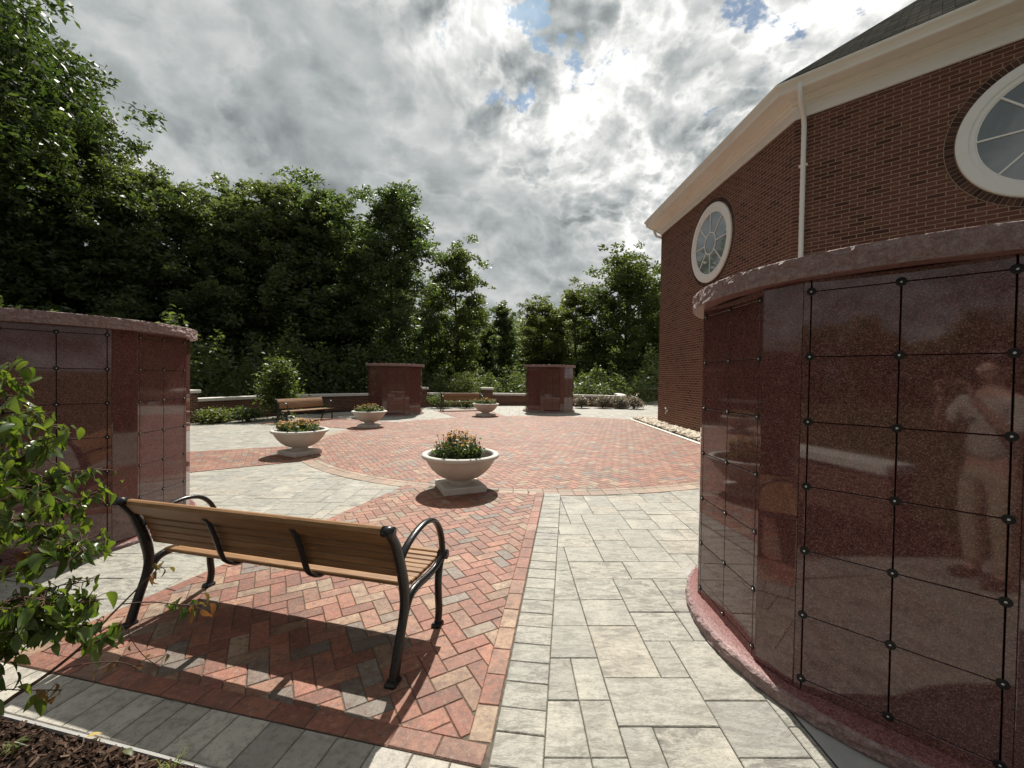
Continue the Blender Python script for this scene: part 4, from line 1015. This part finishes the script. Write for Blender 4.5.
def wood_back(n):
    a = np.radians(rs.uniform(175, 320, n)); r = 50 + 5 * rs.rand(n); x, y = r * np.cos(a), r * np.sin(a)
    h_ = 8.2 + 1.2 * np.sin(a * 22) + .7 * np.sin(a * 51 + 1) - .5 * np.abs(np.sin(a * 90)); z = h_ * rs.rand(n) ** .85
    return np.stack([x, y, z + SLOPE * np.clip(x, -40, 40) - .3], 1)
wb = link('woods', np_mesh('woods', leaf_cloud(45000, wood_back, (.4, .9), rs, .1, .65), 4, [LEAF_B])); struct(wb, 'stuff')

# ------------------------------------------------------------------ shrubs in the beds by the wall
def make_shrub(label, seed, r, h, leafm, n, loc, lsize=(.05, .12), group=None, ragged=.3, name='shrub', cat='shrub'):
    rs = np.random.RandomState(seed); t = thing(name, label, cat, loc, 0, group); q = MB(); C = []
    for k in range(16):
        a, rr_ = rs.uniform(0, 6.28), r * rs.uniform(.2, 1) ; zt = h * rs.uniform(.45, 1) * (1 - .35 * (rr_ / r) ** 2)
        p = Vector((math.cos(a) * rr_ * .85, math.sin(a) * rr_ * .85, zt)); C.append(p); C.append(p * .72); 
        q.tube([(0, 0, 0), p * .5 + Vector((0, 0, h * .06)), p], [.012, .008, .004], 5, cap=False)
    q.build('stem', TWIG, t); C = np.array(C)
    def pts(m):
        k = rs.randint(0, len(C), m); return C[k] + rs.normal(size=(m, 3)) * np.array([r * ragged, r * ragged, h * .12])
    V_ = leaf_cloud(n, pts, lsize, rs, .1, .5); V_[:, 2] = np.maximum(V_[:, 2], .01)
    link('foliage', np_mesh('foliage', V_, 4, [leafm]), t); return t
SG = 'low shrubs along the wall'
def at_g(px, py):
    q = ray(px, py); tt = -EYE / (q.z - SLOPE * q.x); return (q.x * tt, q.y * tt, SLOPE * q.x * tt)
make_shrub('tall pale green bush rising above the wall behind the left bench', 5, .78, 2.15, LEAF_C, 4200, (-8.75, 15.6, g(-8.75)), (.08, .2), SG, .24)
make_shrub('low grey green shrub at the foot of the wall, left of the tall bush', 6, .60, .52, LEAF_C, 2200, (-10.05, 14.2, g(-10)), (.05, .13), SG)
make_shrub('dark low shrub between the grey green shrub and the left bench', 7, .5, .5, LEAF_B, 1900, (-9.2, 14.55, g(-9.2)), (.06, .14), SG)
make_shrub('small green plant at the wall foot right of the left bench', 8, .35, .55, LEAF_A, 800, (-8.1, 17.7, g(-8.1)), (.06, .13), SG)
make_shrub('round clipped olive bush behind the distant bench', 9, .85, 1.75, LEAF_C, 3000, (-2.6, 23.2, g(-2.6)), (.06, .14), SG, .25)
make_shrub('low green shrub left of the distant bench', 10, .65, .7, LEAF_A, 1500, (-3.55, 21.0, g(-3.5)), (.06, .13), SG)
make_shrub('low dark shrub beneath the distant bench', 12, .6, .55, LEAF_B, 1200, (-2.3, 21.2, g(-2.3)), (.06, .13), SG)
for i, (x, y, r, lb) in enumerate(((3.55, 21.2, .42, 'silvery pink shrub closest to the far right columbarium'), (4.6, 21.1, .50, 'silvery pink shrub second from the far right columbarium'), (5.4, 20.9, .45, 'silvery pink shrub third from the far right columbarium'), (6.05, 20.6, .50, 'silvery pink shrub nearest the brick building'))):
    make_shrub(lb, 20 + i, r, .62, LEAF_S, 1500, (x, y, g(x)), (.06, .13), SG, .24)
bd = MB()
for a0, a1 in ((62, 76), (101, 114), (120, 165)):
    for k in range(12):
        b0, b1 = a0 + (a1 - a0) * k / 12, a0 + (a1 - a0) * (k + 1) / 12
        r0 = 11.86; r1 = lambda b: 11.05 - .25 * math.sin((b - a0) / (a1 - a0) * math.pi * 2.2)
        P4 = [pol(r1(b0), b0), pol(r0, b0), pol(r0, b1), pol(r1(b1), b1)]
        bd.add([(*p, g(p[0]) + .016) for p in P4], [(0, 1, 2, 3)])
struct(bd.build('planting_bed_ground', MULCHBED))

# ------------------------------------------------------------------ the leafy branch at the left
def leaf_geo(q, base, d, nrm, L_, W_, mi, curl, fold):
    """one drooping leaf folded along its midrib"""
    d = d.normalized(); s = d.cross(nrm).normalized(); up = s.cross(d).normalized(); st = (0, .12, .3, .5, .7, .86, 1.0); wd_ = (.03, .55, .95, 1.0, .78, .42, .0); vs = []
    for t_, w_ in zip(st, wd_):
        c = base + d * (L_ * t_) - up * (curl * L_ * t_ * t_) ; e = W_ * w_ * .5
        vs += [c + s * e + up * (e * fold), c, c - s * e + up * (e * fold)]
    fs = []
    for i in range(6):
        a = i * 3; fs += [(a, a + 3, a + 4, a + 1), (a + 1, a + 4, a + 5, a + 2)]
    q.add(vs, fs, mi, smooth=True)
def make_branch():
    rr = random.Random(15); root = at(-95, 760, 1.15)
    t = thing('leafy_shrub', 'leafy green shrub with drooping leaves at the left edge, growing from the mulch', 'shrub', (root.x, root.y, g(root.x)))
    O = Vector(t.location); tw = MB(); lf = MB(); rd = MB()
    stems = [  # pixel x, pixel y, metres ahead
        ([(-95, 760, 1.15), (-70, 620, 1.2), (-40, 500, 1.3), (-5, 400, 1.38), (14, 362, 1.42)], .011, .25),
        ([(-70, 620, 1.2), (-30, 500, 1.22), (10, 432, 1.28), (38, 415, 1.32)], .008, .2),
        ([(-60, 560, 1.2), (-20, 490, 1.3), (20, 458, 1.36), (44, 446, 1.4)], .007, .2),
        ([(-75, 640, 1.2), (-30, 560, 1.28), (30, 515, 1.36), (66, 503, 1.42), (84, 518, 1.45)], .009, .15),
        ([(-30, 560, 1.28), (10, 500, 1.22), (40, 482, 1.26), (52, 480, 1.28)], .006, .2),
        ([(-75, 650, 1.15), (-20, 590, 1.2), (35, 560, 1.28), (76, 548, 1.34), (98, 546, 1.38)], .008, .1),
        ([(-80, 670, 1.1), (-30, 620, 1.15), (20, 598, 1.2), (60, 606, 1.24), (100, 600, 1.28)], .007, .1),
        ([(-80, 690, 1.1), (-40, 650, 1.12), (0, 622, 1.16), (40, 625, 1.2)], .006, .1),
        ([(-80, 690, 1.1), (-30, 645, 1.18), (15, 618, 1.24), (66, 628, 1.28), (88, 622, 1.3)], .006, .1),
        ([(-80, 700, 1.1), (-40, 668, 1.16), (-5, 645, 1.22), (32, 640, 1.26)], .006, .1),
        ([(-60, 600, 1.25), (-10, 540, 1.4), (30, 530, 1.5), (66, 540, 1.55)], .006, .1),
        ([(-90, 700, 1.1), (-50, 560, 1.12), (-20, 470, 1.15), (0, 420, 1.18), (8, 395, 1.2)], .008, .2),
    ]
    def leaves(path, lo, n, size, mi_q, mi=0, spread=.02):
        for k in range(n):
            f = lo + (1 - lo) * (k + rr.random()) / n; i = min(int(f * (len(path) - 1)), len(path) - 2); p = path[i].lerp(path[i + 1], f * (len(path) - 1) - i)
            d_ = Vector((rr.gauss(0, .55), rr.gauss(0, .55), -rr.uniform(.25, 1.0))); tp = p + Vector((rr.gauss(0, spread), rr.gauss(0, spread), rr.gauss(0, spread * .7)))
            tw.tube([p - O, tp - O], [.0016, .001], 4, cap=False)
            L_ = rr.uniform(*size); leaf_geo(mi_q, tp - O, d_, Vector((rr.gauss(0, .6), rr.gauss(0, .6), 1)), L_, L_ * rr.uniform(.46, .62), mi, rr.uniform(.1, .95), rr.uniform(.1, .9))
    for pts, r0, dr in stems:
        path = smooth_path([at(*p) for p in pts], 6)
        tw.tube([p - O for p in path], [r0 * (1 - .8 * i / (len(path) - 1)) for i in range(len(path))], 6)
        leaves(path, .28, 56, (.020, .054), lf)
        for _ in range(5):                                # side twigs
            f = rr.uniform(.4, .95); i = min(int(f * (len(path) - 1)), len(path) - 2); p = path[i]
            e = p + Vector((rr.uniform(-.03, .10), rr.uniform(-.10, .10), rr.uniform(-.03, .06)))
            sp_ = [p, p.lerp(e, .5) + Vector((0, 0, .012)), e]; tw.tube([v - O for v in sp_], [.003, .002, .0012], 5); leaves(sp_, .3, 14, (.020, .050), lf)
    # the long bare twig reaching over the paving, leaves turning red at its ends
    long = smooth_path([at(-40, 745, 1.05), at(5, 703, 1.12), at(45, 676, 1.2), at(81, 647, 1.3), at(108, 618, 1.38), at(130, 596, 1.44), at(148, 578, 1.48), at(161, 566, 1.52)], 5)
    tw.tube([p - O for p in long], [.0065 * (1 - .78 * i / (len(long) - 1)) for i in range(len(long))], 6)
    s2 = smooth_path([at(122, 604, 1.42), at(150, 602, 1.46), at(172, 604, 1.5), at(196, 606, 1.53)], 5); tw.tube([p - O for p in s2], [.002, ] * len(s2), 5)
    s3 = smooth_path([at(70, 655, 1.28), at(100, 640, 1.33), at(122, 622, 1.38)], 5); tw.tube([p - O for p in s3], .002, 5)
    s4 = smooth_path([at(133, 600, 1.44), at(128, 630, 1.44), at(143, 655, 1.45), at(162, 668, 1.46)], 5); tw.tube([p - O for p in s4], .0014, 5)
    s5 = smooth_path([at(-30, 700, 1.1), at(0, 690, 1.12), at(22, 690, 1.14), at(62, 690, 1.2)], 5); tw.tube([p - O for p in s5], .0016, 5)
    s6 = smooth_path([at(45, 676, 1.2), at(80, 665, 1.25), at(120, 662, 1.3), at(142, 672, 1.33)], 5); tw.tube([p - O for p in s6], .0015, 5)
    leaves(s3, .3, 11, (.04, .06), lf); leaves(s2, .62, 9, (.03, .05), lf); leaves(s2, .85, 9, (.03, .048), rd); leaves(long, .9, 8, (.028, .045), rd); leaves(s4, .4, 2, (.02, .03), rd); leaves(s6, .5, 4, (.02, .035), rd)
    leaves(s5, .0, 7, (.035, .055), lf); leaves(s5, .8, 3, (.04, .055), rd)
    leaves(smooth_path([at(20, 560, 1.3), at(45, 555, 1.32)]), 0, 4, (.04, .06), rd)
    tw.build('stem', TWIG, t); lf.build('foliage', LEAF_F, t); rd.build('red_foliage', LEAF_R, t)
make_branch()
# tufts and fallen leaves on the mulch
def tuft(px, py, label, seed, n=22):
    rr = random.Random(seed); x, y, z = at_g(px, py); q = MB()
    for k in range(n):
        a, l = rr.uniform(0, 6.28), rr.uniform(.03, .085); d_ = Vector((math.cos(a), math.sin(a), 0)); s = Vector((-d_.y, d_.x, 0)) * .0022; b = Vector((rr.gauss(0, .012), rr.gauss(0, .012), 0))
        m = b + d_ * l * .4 + Vector((0, 0, l * .6)); e = b + d_ * l + Vector((0, 0, l * rr.uniform(.25, .8)))
        q.add([b - s, b + s, m + s * .8, m - s * .8, e], [(0, 1, 2, 3), (3, 2, 4)])
    tag(q.build('grass_tuft', GRASS, loc=(x, y, z)), label, 'grass', 'grass tufts in the mulch')
tuft(12, 752, 'pale grass tuft in the mulch at the bottom left corner', 1); tuft(170, 772, 'pale grass tuft at the edge of the grey pavers, bottom of the picture', 2)
def fallen(px, py, label, seed, m):
    rr = random.Random(seed); x, y, z = at_g(px, py); q = MB(); a = rr.uniform(0, 6.28)
    leaf_geo(q, Vector((0, 0, .03)), Vector((math.cos(a), math.sin(a), .1)), Vector((0, .2, 1)), .05, .03, 0, .3, .3)
    tag(q.build('fallen_leaf', m, loc=(x, y, z)), label, 'leaf', 'fallen leaves on the mulch')
fallen(86, 745, 'yellow fallen leaf on the mulch, left one', 1, PETAL); fallen(124, 757, 'pale fallen leaf on the mulch near the paver edge', 2, LEAF_C)

# ------------------------------------------------------------------ the photographer, seen mirrored in the polished granite
SKIN = mat('skin', lambda w: pbr(w, w.ramp(w.noise(objco(w), 25, 4), [(.3, (.42, .25, .19)), (.7, (.50, .31, .24))]), .5, spec=.4))
SHIRT = mat('pale_shirt_cloth', lambda w: pbr(w, w.ramp(w.noise(objco(w), 9, 5), [(.3, (.36, .345, .30)), (.7, (.44, .42, .365))]), .85, spec=.2, bump=w.noise(objco(w), 7, 5), bump_d=.015))
KHAKI = mat('khaki_cloth', lambda w: pbr(w, w.ramp(w.noise(objco(w), 9, 5), [(.3, (.34, .28, .19)), (.7, (.42, .35, .25))]), .85, spec=.2, bump=w.noise(objco(w), 6, 5), bump_d=.015))
SHOE = mat('shoe_leather', lambda w: pbr(w, (.05, .03, .02), .4))
HAIR = mat('short_dark_hair', lambda w: pbr(w, w.ramp(w.noise(objco(w), 80, 4), [(.3, (.02, .014, .01)), (.7, (.06, .045, .035))]), .6))
def skin_mesh(name, joints, edges, rads, m, parent, root=0, lev=2):
    me = bpy.data.meshes.new(name); me.from_pydata(joints, edges, []); me.materials.append(m)
    o = link(name, me, parent); sk = o.modifiers.new('skin', 'SKIN'); sk.use_smooth_shade = True
    lay = me.skin_vertices[0] if me.skin_vertices else None
    if lay is None:
        import bmesh
        bm = bmesh.new(); bm.from_mesh(me); bm.verts.layers.skin.verify(); bm.to_mesh(me); bm.free(); lay = me.skin_vertices[0]
    for i, r in enumerate(rads):
        lay.data[i].radius = r if isinstance(r, tuple) else (r, r); lay.data[i].use_root = (i == root)
    sb = o.modifiers.new('sub', 'SUBSURF'); sb.levels = lev; sb.render_levels = lev
    return o
def make_person():
    t = thing('person', 'person in a pale shirt and khaki trousers raising both hands, mirrored in the right columbarium', 'person', (.06, -.42, g(.06)))
    # body: pelvis, spine, neck, head; arms raised in front of the face; legs
    J = [(0, 0, .98), (0, -.01, 1.15), (0, -.01, 1.33), (0, 0, 1.46), (0, .01, 1.54), (0, .015, 1.60), (0, .02, 1.68), (0, .015, 1.75)]
    Rr = [(.155, .105), (.15, .105), (.17, .11), (.11, .085), (.055, .055), (.066, .078), (.076, .094), (.066, .08)]
    E_ = [(i, i + 1) for i in range(7)]
    def chain(start, pts, rads):
        prev = start
        for q, r in zip(pts, rads): J.append(q); Rr.append((r, r)); E_.append((prev, len(J) - 1)); prev = len(J) - 1
        return prev
    hands = []
    for s_ in (-1, 1):
        chain(3, [(s_ * .185, 0, 1.43), (s_ * .235, .06, 1.30), (s_ * .265, .13, 1.17), (s_ * .20, .21, 1.30), (s_ * .13, .275, 1.42), (s_ * .115, .295, 1.47)], [.062, .052, .043, .038, .028, .030])
        chain(0, [(s_ * .095, 0, .90), (s_ * .105, .015, .70), (s_ * .11, .02, .50), (s_ * .11, -.01, .28), (s_ * .11, -.02, .10), (s_ * .115, .05, .05), (s_ * .12, .13, .035)], [.095, .082, .06, .055, .042, .042, .035])
    skin_mesh('body', J, E_, Rr, SKIN, t)
    for s_ in (-1, 1):                                   # hands: palm and five unequal bent fingers each
        w0 = Vector((s_ * .115, .295, 1.47)); up = Vector((-s_ * .25, .25, 1)).normalized(); ac = Vector((-s_ * .75, -.25, .1)).normalized(); fw = Vector((-s_ * .5, .45, -.1)).normalized()
        J2 = [tuple(w0 - up * .01), tuple(w0 + up * .045), tuple(w0 + up * .08)]; R2 = [(.026, .018), (.036, .016), (.036, .014)]; E2 = [(0, 1), (1, 2)]
        skin_mesh('hand', J2, E2, R2, SKIN, t)
        for k, (o_, l_) in enumerate(((-.029, .070), (-.010, .082), (.010, .078), (.028, .060))):
            b = w0 + up * .078 + ac * o_; f_ = [b - up * .02, b + up * l_ * .42, b + up * l_ * .68 + fw * l_ * .32, b + up * l_ * .72 + fw * l_ * .60]
            skin_mesh('finger', [tuple(v) for v in f_], [(0, 1), (1, 2), (2, 3)], [.0095, .009, .0085, .0065], SKIN, t)
        b = w0 + up * .02 + ac * -.03; f_ = [b, b - ac * .03 + up * .025, b - ac * .035 + up * .055 + fw * .02]
        skin_mesh('finger', [tuple(v) for v in f_], [(0, 1), (1, 2)], [.012, .011, .008], SKIN, t)
    # shirt and trousers follow the body
    Js = [(0, 0, .93), (0, -.01, 1.10), (0, -.01, 1.30), (0, -.005, 1.43), (0, .0, 1.49)]; Rs = [(.185, .135), (.175, .13), (.19, .13), (.14, .10), (.075, .072)]; Es = [(0, 1), (1, 2), (2, 3), (3, 4)]
    for s_ in (-1, 1):
        prev = 3
        for q, r in zip([(s_ * .185, 0, 1.42), (s_ * .235, .06, 1.30), (s_ * .262, .125, 1.18)], [.082, .072, .066]): Js.append(q); Rs.append((r, r)); Es.append((prev, len(Js) - 1)); prev = len(Js) - 1
    skin_mesh('shirt', Js, Es, Rs, SHIRT, t)
    Jt = [(0, 0, 1.0), (0, 0, .93)]; Rt = [(.172, .122), (.175, .125)]; Et = [(0, 1)]
    for s_ in (-1, 1):
        prev = 1
        for q, r in zip([(s_ * .1, .0, .84), (s_ * .107, .015, .66), (s_ * .112, .02, .48), (s_ * .112, -.005, .28), (s_ * .112, -.015, .09)], [.112, .098, .082, .075, .07]): Jt.append(q); Rt.append((r, r)); Et.append((prev, len(Jt) - 1)); prev = len(Jt) - 1
    skin_mesh('trousers', Jt, Et, Rt, KHAKI, t)
    skin_mesh('hair', [(0, -.035, 1.66), (0, -.025, 1.74), (0, .01, 1.785), (0, .065, 1.782)], [(0, 1), (1, 2), (2, 3)], [(.07, .06), (.082, .075), (.078, .05), (.05, .02)], HAIR, t, 1)
    q = MB()
    for s_ in (-1, 1):
        q.lathe([(.001, -.008), (.010, -.004), (.0125, 0), (.010, .005), (.001, .009)], 10, c=(s_ * .032, .102, 1.685))
    q.build('eye', WHITE, t)
    skin_mesh('nose', [(0, .105, 1.69), (0, .122, 1.655), (0, .112, 1.645)], [(0, 1), (1, 2)], [.010, .014, .012], SKIN, t)
    skin_mesh('mouth', [(-.026, .098, 1.617), (0, .107, 1.615), (.026, .098, 1.617)], [(0, 1), (1, 2)], [.005, .009, .005], LEAF_R, t, 1)
    for s_ in (-1, 1):
        skin_mesh('ear', [(s_ * .078, .005, 1.70), (s_ * .085, -.005, 1.68), (s_ * .078, .005, 1.65)], [(0, 1), (1, 2)], [(.010, .016), (.011, .02), (.009, .012)], SKIN, t, 1)
        skin_mesh('shoe', [(s_ * .113, -.06, .05), (s_ * .115, .03, .05), (s_ * .12, .14, .035), (s_ * .122, .19, .03)], [(0, 1), (1, 2), (2, 3)], [(.045, .05), (.05, .05), (.05, .035), (.035, .025)], SHOE, t, 1)
make_person()
